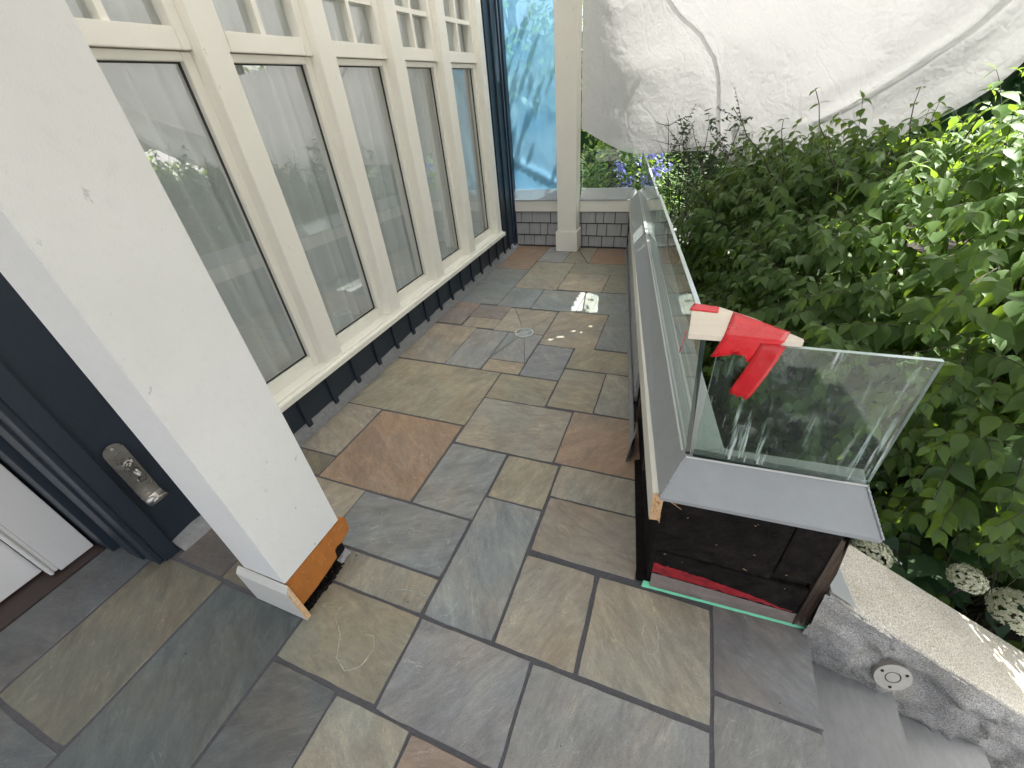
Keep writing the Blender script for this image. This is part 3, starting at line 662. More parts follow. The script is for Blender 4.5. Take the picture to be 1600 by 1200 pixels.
# splintered trim end
m = MB()
for k in range(26):
    z = rnd.uniform(.39, .50); n = rnd.uniform(-.008, .018); a = Vector(L(.004, n, z)); d = Vector((rnd.uniform(-.002, .006), -rnd.uniform(.004, .02), rnd.uniform(-.006, .004)))
    m.tube([a + Vector((0, .012, 0)), a + d], [.0035, .0012], 5)
m.build('splintered_end', 'rawwood', pw)['kind'] = 'stuff'
MB().hexa([L(.0, -.0115, .387), L(.0, .019, .387), L(.0045, .019, .387), L(.0045, -.0115, .387)], [L(.0, -.0115, .505), L(.0, .019, .505), L(.0045, .019, .505), L(.0045, -.0115, .505)]).build('raw_end', 'rawwood', pw)
# grey flashing upstand along the paving, bent at the torn end
m = MB(); vs = []; fs = []
for i in range(61):
    s = .70 + 3.14 * i / 60; wv = .004 * mnoise.noise(Vector((s * 9, 1, 0)))
    vs += [L(s, -.026 + wv, .001), L(s, -.012, .004), L(s, -.005 + wv, .05 + wv)]
for i in range(60):
    for j in range(2): a = i * 3 + j; fs.append((a, a + 3, a + 4, a + 1))
m.add(vs, fs); m.build('base_flashing', 'membrane', pw, smooth=True)
m = MB(); m.add([L(.62, -.03, .0), L(.74, -.005, .0), L(.76, .0, .13), L(.66, -.022, .10), L(.60, -.05, .012), L(.64, -.012, .16)], [(0, 1, 2, 3), (0, 3, 4), (3, 2, 5)]); m.build('bent_flashing', 'membrane', pw)
m = MB()
for k in range(9):
    s = rnd.uniform(.25, .98); z = rnd.uniform(.02, .36); m.hexa([L(s, .005, z), L(s, .0195, z), L(s + rnd.uniform(.01, .05), .0195, z), L(s + .02, .004, z)], [L(s, .008, z + .1), L(s, .0195, z + .12), L(s + .04, .0195, z + .1), L(s + .03, .006, z + .11)])
m.build('wood_scraps', 'oldwood', pw)['kind'] = 'stuff'
# stone sliver and bitumen strip at the exposed foot
MB().hexa([L(.02, -.015, -.004), L(.02, .022, -.004), L(.62, .022, -.004), L(.62, -.006, -.004)], [L(.02, -.012, .012), L(.02, .022, .02), L(.62, .022, .02), L(.62, -.004, .012)]).build('bitumen_strip', 'black', pw)
# cap: inner slope, slot, outer slope ; mitred to the return
RB, RT = (.855, .512), (.945, .604)      # return: front lower edge (y, z), ridge (y, z)
def cap_piece(s0, s1, name='metal_cap'):
    pass
Zl, Zr = .512, .604
in0 = (.047, .853); rid0 = (.098, .945); rid0b = (.118, .968); out0 = (.222, 1.112)
def capmesh(a, b_, m0=False):
    # a..b along s ; m0 True -> starts at the mitre with the return
    def pt(s, n, z): return L(s, n, z)
    A = [(in0[0], in0[1], Zl - .012), (in0[0], in0[1], Zl), (rid0[0], rid0[1], Zr), (rid0b[0], rid0b[1], Zr), (out0[0], out0[1], Zl), (out0[0], out0[1], Zl - .012)] if m0 else [pt(a, -.012, Zl - .012), pt(a, -.012, Zl), pt(a, .066, Zr), pt(a, .088, Zr), pt(a, .215, Zl), pt(a, .215, Zl - .012)]
    B = [pt(b_, -.012, Zl - .012), pt(b_, -.012, Zl), pt(b_, .066, Zr), pt(b_, .088, Zr), pt(b_, .215, Zl), pt(b_, .215, Zl - .012)]
    m = MB(); n = 6; m.add(A + B, [(i, (i + 1) % n, n + (i + 1) % n, n + i) for i in range(n)] + [tuple(range(n)), tuple(range(n, 2 * n))[::-1]]); return m
capmesh(0, 2.33, True).build('metal_cap', 'cap', pw)
capmesh(2.336, 3.80).build('metal_cap', 'cap', pw)
# return wall and its cap
MB().box(.085, .505, .905, 1.08, -.4, .4995).build('return_core', 'black', pw)
def plank(x0, x1, z0, z1, y=.893, nm='sheathing_board'):
    MB().box(x0, x1, y, .9045, z0, z1).build(nm, 'black', pw, bevel=.002)
plank(.078, .405, .205, .498); plank(.4085, .515, .232, .498, .8945); plank(.072, .512, .06, .203, .8905)
m = MB()
for k in range(3):
    x = .518 + .012 * k; m.hexa([(x, .885 + .004 * k, .0), (x + .012, .888, .0), (x + .012, .98, .0), (x, .98, .0)], [(x - .008, .892 + .004 * k, .46), (x + .006, .894, .45 - .07 * k), (x + .006, .98, .45 - .07 * k), (x - .008, .98, .46)])
m.build('corner_studs', 'oldwood', pw, bevel=.001)
MB().add([(.07, .870, .010), (.552, .888, .008), (.542, .8925, .062), (.07, .889, .066)], [(0, 1, 2, 3)]).build('base_membrane', 'brownmem', pw)
m = MB(); vs = []; fs = []
for i in range(41):
    t = i / 40; x = .07 + .43 * t; w0 = .070 + .012 * mnoise.noise(Vector((x * 40, 0, 0))); w1 = .128 - .060 * t ** 2 + .010 * mnoise.noise(Vector((x * 55, 3, 0))); w1 = max(w1, w0 + .004)
    vs += [(x, .8895, w0), (x, .8882, (w0 + w1) / 2), (x, .8893, w1)]
for i in range(40):
    for j in range(2): a = i * 3 + j; fs.append((a, a + 3, a + 4, a + 1))
m.add(vs, fs); m.build('red_membrane', 'redmem', pw)
xe0, xe1 = .572, .528
A = [(in0[0], in0[1], Zl - .012), (in0[0], in0[1], Zl), (rid0[0], rid0[1], Zr), (rid0b[0], rid0b[1], Zr), (out0[0], out0[1], Zl), (out0[0], out0[1], Zl - .012)]
B = [(xe0, .868, Zl - .004), (xe0, .868, Zl + .010), (xe1, .953, Zr + .010), (xe1, .975, Zr + .010), (.590, 1.118, Zl + .01), (.590, 1.118, Zl)]
n = 6; m = MB().add(A + B, [(i, (i + 1) % n, n + (i + 1) % n, n + i) for i in range(n)] + [tuple(range(n, 2 * n))[::-1]]); m.build('metal_cap', 'cap', pw)
for (p, q) in (((in0[0], in0[1], Zl), (rid0[0], rid0[1], Zr)), ((xe0, .868, Zl + .010), (xe1, .953, Zr + .010)), ((out0[0], out0[1], Zl), (rid0b[0], rid0b[1], Zr))):
    p, q = Vector(p), Vector(q); pts = [p.lerp(q, t / 24) + Vector((0, 0, .0005)) for t in range(25)]
    MB().tube(pts, [.0032 + .0012 * (i % 2) for i in range(25)], 6).build('weld_bead', 'weld', pw, smooth=True)
m = MB().tube([L(2.333, -.012, Zl), L(2.333, .066, Zr), L(2.333, .088, Zr), L(2.333, .215, Zl)], .004, 5); m.build('cap_seam', 'spacer', pw)
# light raised lips beside the glass slot
M['lip'] = simple('bright_cap_lip', (.58, .58, .56), .45, ns=20, var=.08, bump=.05)
MB().tube([L(.09, .064, Zr + .002), L(3.80, .064, Zr + .002)], .0035, 6).build('slot_lip', 'lip', pw)
MB().tube([(.10, .943, Zr + .001), (xe1, .951, Zr + .011)], .003, 6).build('slot_lip', 'lip', pw)
for (s0, s1, t0) in ((.075, 1.752, .185), (1.760, 3.86, 1.760)):
    a = L(s0, .077, 0); b_ = L(s1, .077, 0); ta = L(t0, .077, 0)
    glass_panel('glass_panel', a[:2], b_[:2], .59, .972 if s0 < 1 else .955, .013, pw, top0=ta[:2], e0='gdark' if s0 < 1 else 'gedge')
glass_panel('glass_panel', (.118, .957), (.532, .964), .595, .985, .011, pw, 'dirtyglass', e0='gedge')
MB().box(.118, .532, .950, .9705, Zr - .002, Zr + .0125).build('base_gasket', 'gdark', pw)
chips = MB()
for k in range(11):
    x, z = rnd.uniform(.09, .48), rnd.uniform(.13, .46); a = Vector((x, .8885, z)); d = Vector((rnd.uniform(-.012, .012), -.001, rnd.uniform(-.008, .010))) * rnd.uniform(.3, 1); chips.tube([a, a + d], [.0011, .0006], 4)
for a, d in ((Vector((.058, .888, .478)), Vector((.055, -.016, -.020))), (Vector((.052, .886, .492)), Vector((.045, -.020, -.010)))): chips.tube([a, a + d], [.002, .0006], 5)
chips.build('wood_splinters', 'rawwood', pw)['kind'] = 'stuff'
# metal scrap against the kerb
o = MB().add([(.560, .889, .228), (.634, .886, .186), (.604, 1.03, .206), (.556, 1.03, .232), (.560, .887, .222), (.634, .884, .16), (.57, .885, .10)], [(0, 1, 2, 3), (4, 6, 5)]).build('metal_offcut', 'cap'); tag(o, 'triangular grey metal flashing offcut against the granite kerb', 'metal offcut')
# green tape at the foot of the return
m = MB(); vs = []; fs = []
for i in range(31):
    t = i / 30; x = .043 + .513 * t; y = .868 + .0185 * t + .0018 * mnoise.noise(Vector((x * 30, 0, 0)))
    vs += [(x, y - .004, .0015), (x + .002, y + .004, .010 + .002 * mnoise.noise(Vector((x * 25, 5, 0)))), (x + .004, y + .016, .013)]
for i in range(30):
    for j in range(2): a = i * 3 + j; fs.append((a, a + 3, a + 4, a + 1))
tag(m.add(vs, fs).build('masking_tape', 'green', smooth=True), 'strip of mint green masking tape along the floor at the stripped wall', 'tape')
# plywood wedge and red tape
ZW = .986
wl = [(.050, .972), (.300, .962), (.300, .970), (.195, 1.055), (.120, 1.112), (.062, 1.128)]
wl = [(.046, .945), (.283, .958), (.286, .972), (.19, 1.062), (.118, 1.110), (.052, 1.125)]
tag(MB().prism([(x, y, ZW) for x, y in wl], (0, 0, .014)).build('plywood_wedge', 'ply', bevel=.0012), 'pale plywood wedge bridging the glass corner under red tape', 'wood offcut')
def sheet(name, pts_grid, mat, label):
    m = MB(); r = len(pts_grid); c = len(pts_grid[0]); m.add([p for row in pts_grid for p in row], [(i * c + j, (i + 1) * c + j, (i + 1) * c + j + 1, i * c + j + 1) for i in range(r - 1) for j in range(c - 1)])
    o = m.build(name, mat, smooth=True); s = o.modifiers.new('solid', 'SOLIDIFY'); s.thickness = .0008
    return tag(o, label, 'tape', 'red tape on the plywood wedge')
ZT = ZW + .0155
def lerp4(a, b_, c, d, nu, nv, zf):
    a, b_, c, d = (Vector(q) for q in (a, b_, c, d)); g = []
    for i in range(nu + 1):
        row = []
        for j in range(nv + 1):
            u, v = i / nu, j / nv; p = a.lerp(b_, u).lerp(d.lerp(c, u), v); row.append((p.x, p.y, zf + .0012 * mnoise.noise(Vector((p.x * 90, p.y * 90, 3)))))
        g.append(row)
    return g
sheet('red_tape', lerp4((.044, 1.075), (.112, 1.070), (.116, 1.108), (.054, 1.118), 8, 5, ZT), 'redtape', 'short red tape strip across the far end of the plywood wedge')
# small torn tail hanging on the long glass
g1 = [[(.041 - .002 * j, .948 - .004 * j + .006 * i, ZT - .012 * j - .004 * (i % 2) - (.0 if j else .0)) for i in range(4)] for j in range(5)]
sheet('red_tape', g1, 'redtape', 'torn red tape tail hanging at the wedge corner beside the long glass')
# big strip over the wedge and down the outer face of the return glass, with a second strip stuck across it
top = lerp4((.148, 1.085), (.262, .998), (.245, .949), (.122, .9475), 8, 8, ZT)
rows_ = [[top[i][j] for i in range(9)] for j in range(9)]
fy = .9485
lefts = [.121, .117, .113, .109, .104]; rights = [.240, .236, .232, .230, .229]
for k in range(5):
    z = ZW + .010 - .0135 * k
    rows_.append([(lefts[k] + (rights[k] - lefts[k]) * i / 8, fy - .001 + .0009 * mnoise.noise(Vector((i * .9, k * .8, 2))), z + (k == 4) * ((0, .003, .008, .026, .030, -.002, -.004, -.003, -.004)[i])) for i in range(9)])
sheet('red_tape', rows_, 'redtape', 'wide red tape folded over the wedge onto the return glass')
g2 = []
for k in range(12):
    t = k / 11; z = ZW + .006 - .148 * t; l_ = .200 - .040 * t ** 1.2 + (.006 if k == 11 else 0); r2 = .249 - .040 * t ** 1.3
    g2.append([(l_ + (r2 - l_) * i / 5, fy - .0028 - .0006 * mnoise.noise(Vector((i * 1.3, k * .7, 6))), z - .010 * t * i / 5 + (.004 * math.sin(i * 2.7) if k == 11 else 0)) for i in range(6)])
M['redtape2'] = simple('red_sheathing_tape_overlap', (.60, .008, .014), .22, ns=14, var=.12, bump=.5, dist=.006, spec=.6)
sheet('red_tape', g2, 'redtape2', 'narrow red tape strip hanging slanted down the return glass')

# ------------------------------------------------------------------ tarp, blue film, roof
Bp = [(-1.092, 4.705, 1.16), (-.63, 4.95, .90), (.046, 4.6, .93), (.336, 4.22, .84), (.82, 3.82, .93), (1.136, 3.42, 1.13), (1.35, 3.1, 1.42), (1.22, 2.75, 1.92), (1.30, 2.35, 1.95), (1.45, 1.95, 1.75), (1.72, 1.46, 1.42), (2.15, .9, 1.36), (2.2, .2, 1.4), (2.2, -.8, 1.5)]  # unseen near hem bent to shade the steps and let sun onto the shrub
Tp = [(-1.10, 4.72, 2.70), (-1.10, 4.66, 2.70), (-1.10, 4.3, 2.70), (-1.10, 3.8, 2.70), (-1.10, 3.2, 2.70), (-1.10, 2.7, 2.70), (-1.10, 2.3, 2.70), (-1.10, 2.0, 2.70), (-1.10, 1.7, 2.70), (-1.10, 1.3, 2.70), (-1.10, 0.8, 2.70), (-1.10, 0.2, 2.70), (-1.10, -0.8, 2.70)]
def cr_(P, t):
    n = len(P) - 1; x = t * n; i = min(int(x), n - 1); f = x - i
    p = [Vector(P[max(0, min(n, i + k))]) for k in (-1, 0, 1, 2)]
    return .5 * ((2 * p[1]) + (p[2] - p[0]) * f + (2 * p[0] - 5 * p[1] + 4 * p[2] - p[3]) * f * f + (3 * p[1] - p[0] - 3 * p[2] + p[3]) * f ** 3)
FOLD = [(.0, .09), (.337, .085), (.400, .094), (.470, .096), (.543, .106), (.60, .085), (.66, .05), (1., -.4)]
def fold_v(u):
    for (a, va), (c, vc) in zip(FOLD[:-1], FOLD[1:]):
        if u <= c: return va + (vc - va) * (u - a) / (c - a)
    return -.3
def tarp_pt(u, v):
    b_, t = cr_(Bp, u), cr_(Tp, u); p = b_.lerp(t, v)
    n = (cr_(Bp, min(1, u + .01)) - cr_(Bp, max(0, u - .01))).cross(t - b_).normalized()
    u *= 1.2
    bulge = .34 * math.sin(math.pi * v ** .75) * min(1, u * 4)
    w_ = .05 * mnoise.noise(Vector((u * 9, v * 5, 0))) + .013 * mnoise.noise(Vector((u * 26, v * 10, 4))) + .004 * mnoise.noise(Vector((u * 70, v * 34, 9)))
    fd = v - fold_v(u); on = min(1, max(0, (u - .335) * 6)); wd = .014 + .07 * max(0, u - .34)
    w_ += on * (-.085 * math.exp(-(fd / wd) ** 2) + .075 * math.exp(-((fd - 2.2 * wd) / (1.4 * wd)) ** 2))
    env = min(1, v * 8 + .15) * min(1, u * 14)
    out = Vector((.75, .45, .5)).normalized()
    return p + n * (w_ * env) + out * bulge
NU, NV = 260, 130
vs = [tuple(tarp_pt(i / NU, j / NV)) for i in range(NU + 1) for j in range(NV + 1)]; fs = []
HOLES = []
for i in range(NU):
    for j in range(NV):
        a = i * (NV + 1) + j; fs.append((a, a + NV + 1, a + NV + 2, a + 1))
# openings added in the tarp so sun draws the paving patch and streak
tgt = Vector((-.40, 3.25, 0)); best = None
F = []
STREAKS = [((-.80, 2.55), (-.34, 2.98), .03)]
rs_ = random.Random(4)
for fi, f in enumerate(fs):
    c = sum((Vector(vs[k]) for k in f), Vector()) / 4; t = c.z / SUN.z; q = c - SUN * t
    if abs(q.x + .63) < .15 and 3.05 < q.y < 3.42 and c.z > 1.6:
        m_ = Mx @ np.array(c - CAM)
        if 600 + FPX * m_[1] / m_[2] < -14 and mnoise.noise(Vector((q.x * 16, q.y * 11, 2))) > -.34: continue
    hit = False
    for a_, b2, wd in STREAKS:
        a2 = Vector(a_); ab = Vector(b2) - a2; t_ = max(0, min(1, (q.xy - a2).dot(ab) / ab.length_squared))
        if (q.xy - a2 - ab * t_).length < wd and rs_.random() < .13: hit = True
    if hit and c.z > 1.8: continue
    F.append(f)
print('slit faces', len(fs) - len(F), 'shrub leaves')
ta = empty('tarpaulin', (0, 4.4, 1.1), 'large translucent white tarp hung over the shrubs from the eave', 'tarp')
MB().add(vs, F).build('sheet', 'tarp', ta, smooth=True, fix=False)
# folded hem rope and a webbing strip taped to the inside
web = []
WEB = [(.16, .80), (.185, .62), (.200, .52), (.207, .481), (.226, .400), (.232, .319), (.226, .206), (.220, .125), (.216, .069), (.226, .037), (.25, .031)]
for k in range(49):
    x = k / 48 * (len(WEB) - 1); i = min(int(x), len(WEB) - 2); f = x - i; f = f * f * (3 - 2 * f)
    web.append(tarp_pt((WEB[i][0] + (WEB[i + 1][0] - WEB[i][0]) * f) / 1.2, WEB[i][1] + (WEB[i + 1][1] - WEB[i][1]) * f))
m = MB(); vs2 = []; fs2 = []
for i, p in enumerate(web):
    d = (web[min(i + 3, 48)] - web[max(i - 3, 0)]).normalized(); tocam = (CAM - p).normalized(); s = d.cross(tocam).normalized() * .027
    vs2 += [p - s - tocam * .006, p + s - tocam * .006]
for i in range(48): fs2.append((2 * i, 2 * i + 1, 2 * i + 3, 2 * i + 2))
m.add(vs2, fs2).build('webbing', 'canopy', ta, smooth=True, fix=False)
m = MB(); vs3 = []
for i in range(61):
    u = .36 + .25 * i / 60; wd = .006 + .17 * max(0, u - .36); v0 = fold_v(u)
    for k in range(6): 
        vv = max(.004, v0 + wd * k / 5); p = tarp_pt(u / 1.2, vv); vs3.append(p + (p - CAM).normalized() * (.006 + .02 * math.sin(math.pi * k / 5)))
m.add(vs3, [(i * 6 + k, (i + 1) * 6 + k, (i + 1) * 6 + k + 1, i * 6 + k + 1) for i in range(60) for k in range(5)]).build('pleat', 'canopy', ta, smooth=True, fix=False)
# blue film between house corner and far column
m = MB(); vs = []; fs = []
for i in range(31):
    for j in range(61):
        x = -1.872 + .60 * i / 30; z = .588 + 2.1 * j / 60
        y = YF + .085 + .010 * mnoise.noise(Vector((x * 5, z * 2.4, 0))) + .003 * mnoise.noise(Vector((x * 17, z * 11, 3)))
        y += .016 * math.exp(-((z - .60 - (-.5 * (x + 1.5) + .12)) / .03) ** 2)
        vs.append((x, y, z))
for i in range(30):
    for j in range(60): a = i * 61 + j; fs.append((a, a + 61, a + 62, a + 1))
bf = empty('plastic_sheet', (-1.57, YF + .085, .588), 'smooth translucent blue plastic sheet between the siding and far column', 'plastic sheet')
m.add(vs, fs).build('film', 'film', bf, smooth=True, fix=False)
MB().box(-1.292, -1.262, 4.6885, 4.80, .606, 2.70).build('batten', 'white', bf)  # unseen strip behind the column, added to block a gap of sunlight
rf = MB().box(-1.31, -1.09, -.0, 4.85, 2.705, 2.86).box(-2.7, 1.0, -3.6, -.01, 2.72, 2.84)  # beam, plus an unseen entrance ceiling added to darken the near faces
m = MB(); vs = [(-2.02 + .92 * i / 12, -1.6 + 6.3 * j / 60, 2.98 - .27 * i / 12 - .10 * math.sin(math.pi * i / 12) + .03 * mnoise.noise(Vector((i * .4, j * .3, 0)))) for i in range(13) for j in range(61)]
m.add(vs, [(i * 61 + j, (i + 1) * 61 + j, (i + 1) * 61 + j + 1, i * 61 + j + 1) for i in range(12) for j in range(60)]).build('sheet', 'canopy', ta, smooth=True, fix=False)  # unseen overhead sheet, added to spread soft light over the terrace
tag(rf.build('porch_beam_shade_roof', 'column'), 'white porch beam above the columns, with an unseen ceiling added for shade', None, kind='structure')

# ------------------------------------------------------------------ foliage
def leaf_template(wd=.27, droop=.28, fold=.30, n=6):
    ts = [0, .09, .26, .46, .68, .86, 1.]; hw = [.02, .50, .95, .94, .56, .20, 0.]
    V = []; F = []
    for t, h in zip(ts, hw):
        z = -droop * t * t; V.append((t, 0, z))
        if h > 0: V.append((t, h * wd, z + fold * h * wd - .25 * h * wd * h)); V.append((t, -h * wd, z + fold * h * wd - .25 * h * wd * h))
    idx = []
    k = 0
    for h in hw:
        idx.append((k, k + 1, k + 2) if h > 0 else (k, k, k)); k += 3 if h > 0 else 1
    for a, b_ in zip(idx[:-1], idx[1:]):
        if b_[1] == b_[0]: F += [(a[0], b_[0], a[1]), (a[0], a[2], b_[0])]
        else: F += [(a[0], b_[0], b_[1], a[1]), (a[0], a[2], b_[2], b_[0])]
    return np.array(V, float), F
def frame(tip, nrm):
    tip = tip.normalized(); y = nrm.cross(tip)
    if y.length < 1e-4: y = Vector((0, 1, 0)).cross(tip)
    y.normalize(); z = tip.cross(y); return tip, y, z
def bulk_leaves(name, leaves, tmpl, mat, parent=None):
    V, F = tmpl; nv = len(V); n = len(leaves)
    off = np.array(WLOC[parent.name]) if parent else np.zeros(3)
    P = np.array([l[0] for l in leaves]); A = np.array([[l[1], l[2], l[3]] for l in leaves]); S = np.array([l[4] for l in leaves])
    W = P[:, None, :] + S[:, None, None] * np.einsum('vk,nkc->nvc', V, A) - off
    me = bpy.data.meshes.new(name)
    lens = np.array([len(f) for f in F]); flat = np.concatenate([np.array(f) for f in F])
    loops = (flat[None, :] + (np.arange(n) * nv)[:, None]).ravel(); lt_ = np.tile(lens, n); ls = np.concatenate([[0], np.cumsum(lt_)[:-1]])
    me.vertices.add(n * nv); me.vertices.foreach_set('co', W.ravel()); me.loops.add(len(loops)); me.loops.foreach_set('vertex_index', loops)
    me.polygons.add(len(lt_)); me.polygons.foreach_set('loop_start', ls); me.polygons.foreach_set('loop_total', lt_)
    me.polygons.foreach_set('use_smooth', np.ones(len(lt_), bool)); me.update(); me.validate()
    at = me.attributes.new('var', 'FLOAT', 'FACE'); at.data.foreach_set('value', np.repeat(np.random.default_rng(3).random(n), len(F)))
    me.materials.append(M[mat]); o = bpy.data.objects.new(name, me); COL.objects.link(o)
    if parent: o.parent = parent
    WLOC[o.name] = Vector(off); return o
def rv(): 
    while True:
        v = Vector((rnd.uniform(-1, 1), rnd.uniform(-1, 1), rnd.uniform(-1, 1)))
        if .05 < v.length < 1: return v.normalized()
def twig_leaves(p, d, length, step, size, out, droop=.5, tw=None, updown=.3, jitter=.35):
    """opposite leaves along a drooping twig"""
    L_ = []; k = max(3, int(length / step)); pts = [p.copy()]; d = d.normalized()
    for i in range(k):
        t = i / k
        d = (d + Vector((0, 0, -droop * step * 2.2)) + rv() * .10).normalized(); p = p + d * step; pts.append(p.copy())
        side = d.cross(Vector((0, 0, 1)))
        side = side.normalized() if side.length > .05 else Vector((1, 0, 0))
        if i % 2: side = (side * .75 + d.cross(side) * .5).normalized()
        sz = size * (1 - .55 * t ** 2) * rnd.uniform(.72, 1.15)
        for sg in (-1, 1):
            if rnd.random() < .08: continue
            tip = (side * sg * .8 + d * .65 + Vector((0, 0, -updown)) + rv() * jitter); nr = (Vector((0, 0, 1)) * .6 + out * 1.0 + rv() * jitter)
            a, y, z = frame(tip, nr); L_.append((p.copy(), a, y, z, sz))
    a, y, z = frame(d + Vector((0, 0, -.3)), Vector((0, 0, 1)) + out * .5); L_.append((p.copy(), a, y, z, size * .55))
    if tw is not None: tw.tube(pts, [.0026 * (1 - .7 * i / len(pts)) for i in range(len(pts))], 4, cap=False)
    return L_
ELL = [((1.5, 2.65, .27), (1.0, 1.35, 1.03)), ((.62, 3.75, .2), (.72, 1.0, .84)), ((2.2, 2.5, .27), (1.0, 1.2, 1.02)), ((.95, 3.12, .25), (.72, .85, .90)), ((.80, 2.55, .12), (.62, .95, .72)), ((1.55, 1.75, .18), (.62, .62, .62))]
def inside(p, k):
    for i, (c, r) in enumerate(ELL):
        if i != k and sum(((p[a] - c[a]) / r[a]) ** 2 for a in range(3)) < .72: return True
    return False
def par_in(x): return 0
hd = empty('leafy_shrub', (1.4, 2.6, -.57), 'big leafy mock orange shrub crowding the outer side of the parapet', 'shrub')
LV = []; tw = MB()
for k, (c, r) in enumerate(ELL):
    area = (r[0] * r[1] + r[1] * r[2] + r[0] * r[2]) / 3; n = int(1900 * area)
    for _ in range(n):
        d = rv()
        if d.z < -.75: continue
        s = rnd.choice((.97, .97, .86, .72)) * rnd.uniform(.93, 1.03)
        p = Vector((c[0] + d.x * r[0] * s, c[1] + d.y * r[1] * s, c[2] + d.z * r[2] * s))
        if inside(p, k) or p.z < -.45: continue
        off = (p - P0).dot(NN); 
        if p.y > .9 and off < .30: continue
        if p.y < 1.22: continue
        nr = Vector((d.x / r[0], d.y / r[1], d.z / r[2])).normalized()
        td = (nr * .55 + rv() * .55 + Vector((0, -.15, .15 if nr.z > .4 else -.25)))
        LV += twig_leaves(p - nr * .12, td, rnd.uniform(.22, .42), .047, rnd.uniform(.078, .110), nr, .6, tw, .85, .18)
LV = [l for l in LV if (l[0] - P0).dot(NN) > .25 and l[0].y > 1.17 - .05 and not (l[0].x < .66 and l[0].y < 1.2)]
# drooping sprays at the right, in front of the dark understorey
for (x, y, z, dx, dy) in ((.98, 1.50, .42, -.3, -.25), (1.12, 1.45, .45, -.1, -.4), (1.28, 1.42, .40, .1, -.4), (.86, 1.62, .5, -.45, -.2), (1.05, 1.62, .62, -.3, -.5), (1.3, 1.5, .62, 0, -.5)):
    LV += twig_leaves(Vector((x, y, z)), Vector((dx, dy, -.25)), .40, .05, .082, Vector((-.5, -.7, .3)), 1.6, tw, .5)
# tall shoots above the crown
SH = MB(); shl = []
for a, b_, n in (((.80, 2.55, .75), (.484, 2.8, 1.40), 9), ((.46, 3.02, .95), (.164, 3.0, 1.33), 6), ((.50, 3.0, .95), (.419, 3.0, 1.27), 6), ((.1, 3.6, .8), (-.04, 3.62, 1.22), 6), ((1.25, 2.7, 1.1), (1.28, 2.62, 1.40), 4), ((.98, 2.9, 1.1), (.93, 2.9, 1.36), 4), ((1.12, 2.75, 1.15), (1.16, 2.7, 1.42), 4)):
    a, b_ = Vector(a), Vector(b_); pts = [a.lerp(b_, t / n) + rv() * .012 for t in range(n + 1)]; SH.tube(pts, [.004 * (1 - .6 * i / n) for i in range(n + 1)], 5)
    for i in range(2, n + 1):
        d = (pts[i] - pts[i - 1]).normalized(); s = d.cross(rv()).normalized()
        for sg in (-1, 1):
            x_, y_, z_ = frame(s * sg + d * .25 + Vector((0, 0, -.15)), d + rv() * .3); shl.append((pts[i].copy(), x_, y_, z_, rnd.uniform(.055, .085) * (1 - .45 * i / n)))
SH.build('shoot_stems', 'bark', hd)['kind'] = 'stuff'
LV += shl
HEADS0 = [(1.25, 1.215, -.075, .10), (1.067, 1.215, .034, .06), (.797, 1.215, .05, .06)]
def hides(p):
    for (hx, hy, hz, hr) in HEADS0:
        hv = Vector((hx, hy, hz)) - CAM; t = (p - CAM).dot(hv) / hv.length_squared
        if t < 1.05 and (p - CAM - hv * t).length < hr + .05: return True
    return False
LV = [l for l in LV if not hides(l[0])]
T1 = leaf_template(.28, .36, .42)
# cull by sight line so that the 300 leaves that show largest become single leaves
def proj(p):
    q = Mx @ np.array((p[0] - CAM.x, p[1] - CAM.y, p[2] - CAM.z)); 
    return (800 + FPX * q[0] / q[2], 600 + FPX * q[1] / q[2], q[2]) if q[2] > .05 else None
def pick(LV, tmpl, cnt, cone=1.0):
    V, F = tmpl; allv = []; polys = []
    for l in LV:
        k = len(allv); A = np.array([l[1], l[2], l[3]]); allv += (np.array(l[0]) + l[4] * (V @ A)).tolist(); polys += [tuple(i + k for i in f) for f in F]
    bv = BVHTree.FromPolygons(allv, polys)
    sco = []
    for i, l in enumerate(LV):
        mid = l[0] + l[1] * (l[4] * .5) - l[3] * (.07 * l[4]); pr_ = proj(mid)
        if pr_ is None or not (0 < pr_[0] < 1600 and 0 < pr_[1] < 1200): continue
        vd = (CAM - mid).normalized(); sco.append((l[4] ** 2 * (abs(vd.dot(l[3])) + .15) / pr_[2] ** 2, i, mid))
    sco.sort(reverse=True, key=lambda q: q[0]); got = []
    for s_, i, mid in sco[:cnt * 12]:
        dv = mid - CAM; h = bv.ray_cast(CAM, dv.normalized(), dv.length + .1)
        if h[3] is None or abs(h[3] - dv.length) < .03:
            got.append(i)
            if len(got) >= cnt: break
    return set(got)
sel = pick(LV, T1, 300)
bulk = [l for i, l in enumerate(LV) if i not in sel]
o = bulk_leaves('foliage', bulk, T1, 'leaf', hd); o['kind'] = 'stuff'
def leaf_mesh(tmpl, mat):
    me = bpy.data.meshes.new('leaf'); me.from_pydata(tmpl[0].tolist(), [], tmpl[1]); me.materials.append(M[mat])
    for p in me.polygons: p.use_smooth = True
    return me
LM = [leaf_mesh(leaf_template(w_, d_2, f2), 'leaf') for w_, d_2, f2 in ((.28, .34, .42), (.30, .24, .50), (.26, .46, .36), (.27, .55, .30))]
def place_leaf(l, me, parent):
    o = bpy.data.objects.new('leaf', me); COL.objects.link(o); o.parent = parent; off = WLOC[parent.name]
    a, y, z = l[1] * l[4], l[2] * l[4], l[3] * l[4]; p = l[0] - off
    o.matrix_local = Matrix(((a.x, y.x, z.x, p.x), (a.y, y.y, z.y, p.y), (a.z, y.z, z.z, p.z), (0, 0, 0, 1))); return o
for i in sel: place_leaf(LV[i], rnd.choice(LM), hd)
o = tw.build('twigs', 'bark', hd, fix=False); o['kind'] = 'stuff'
br = MB()
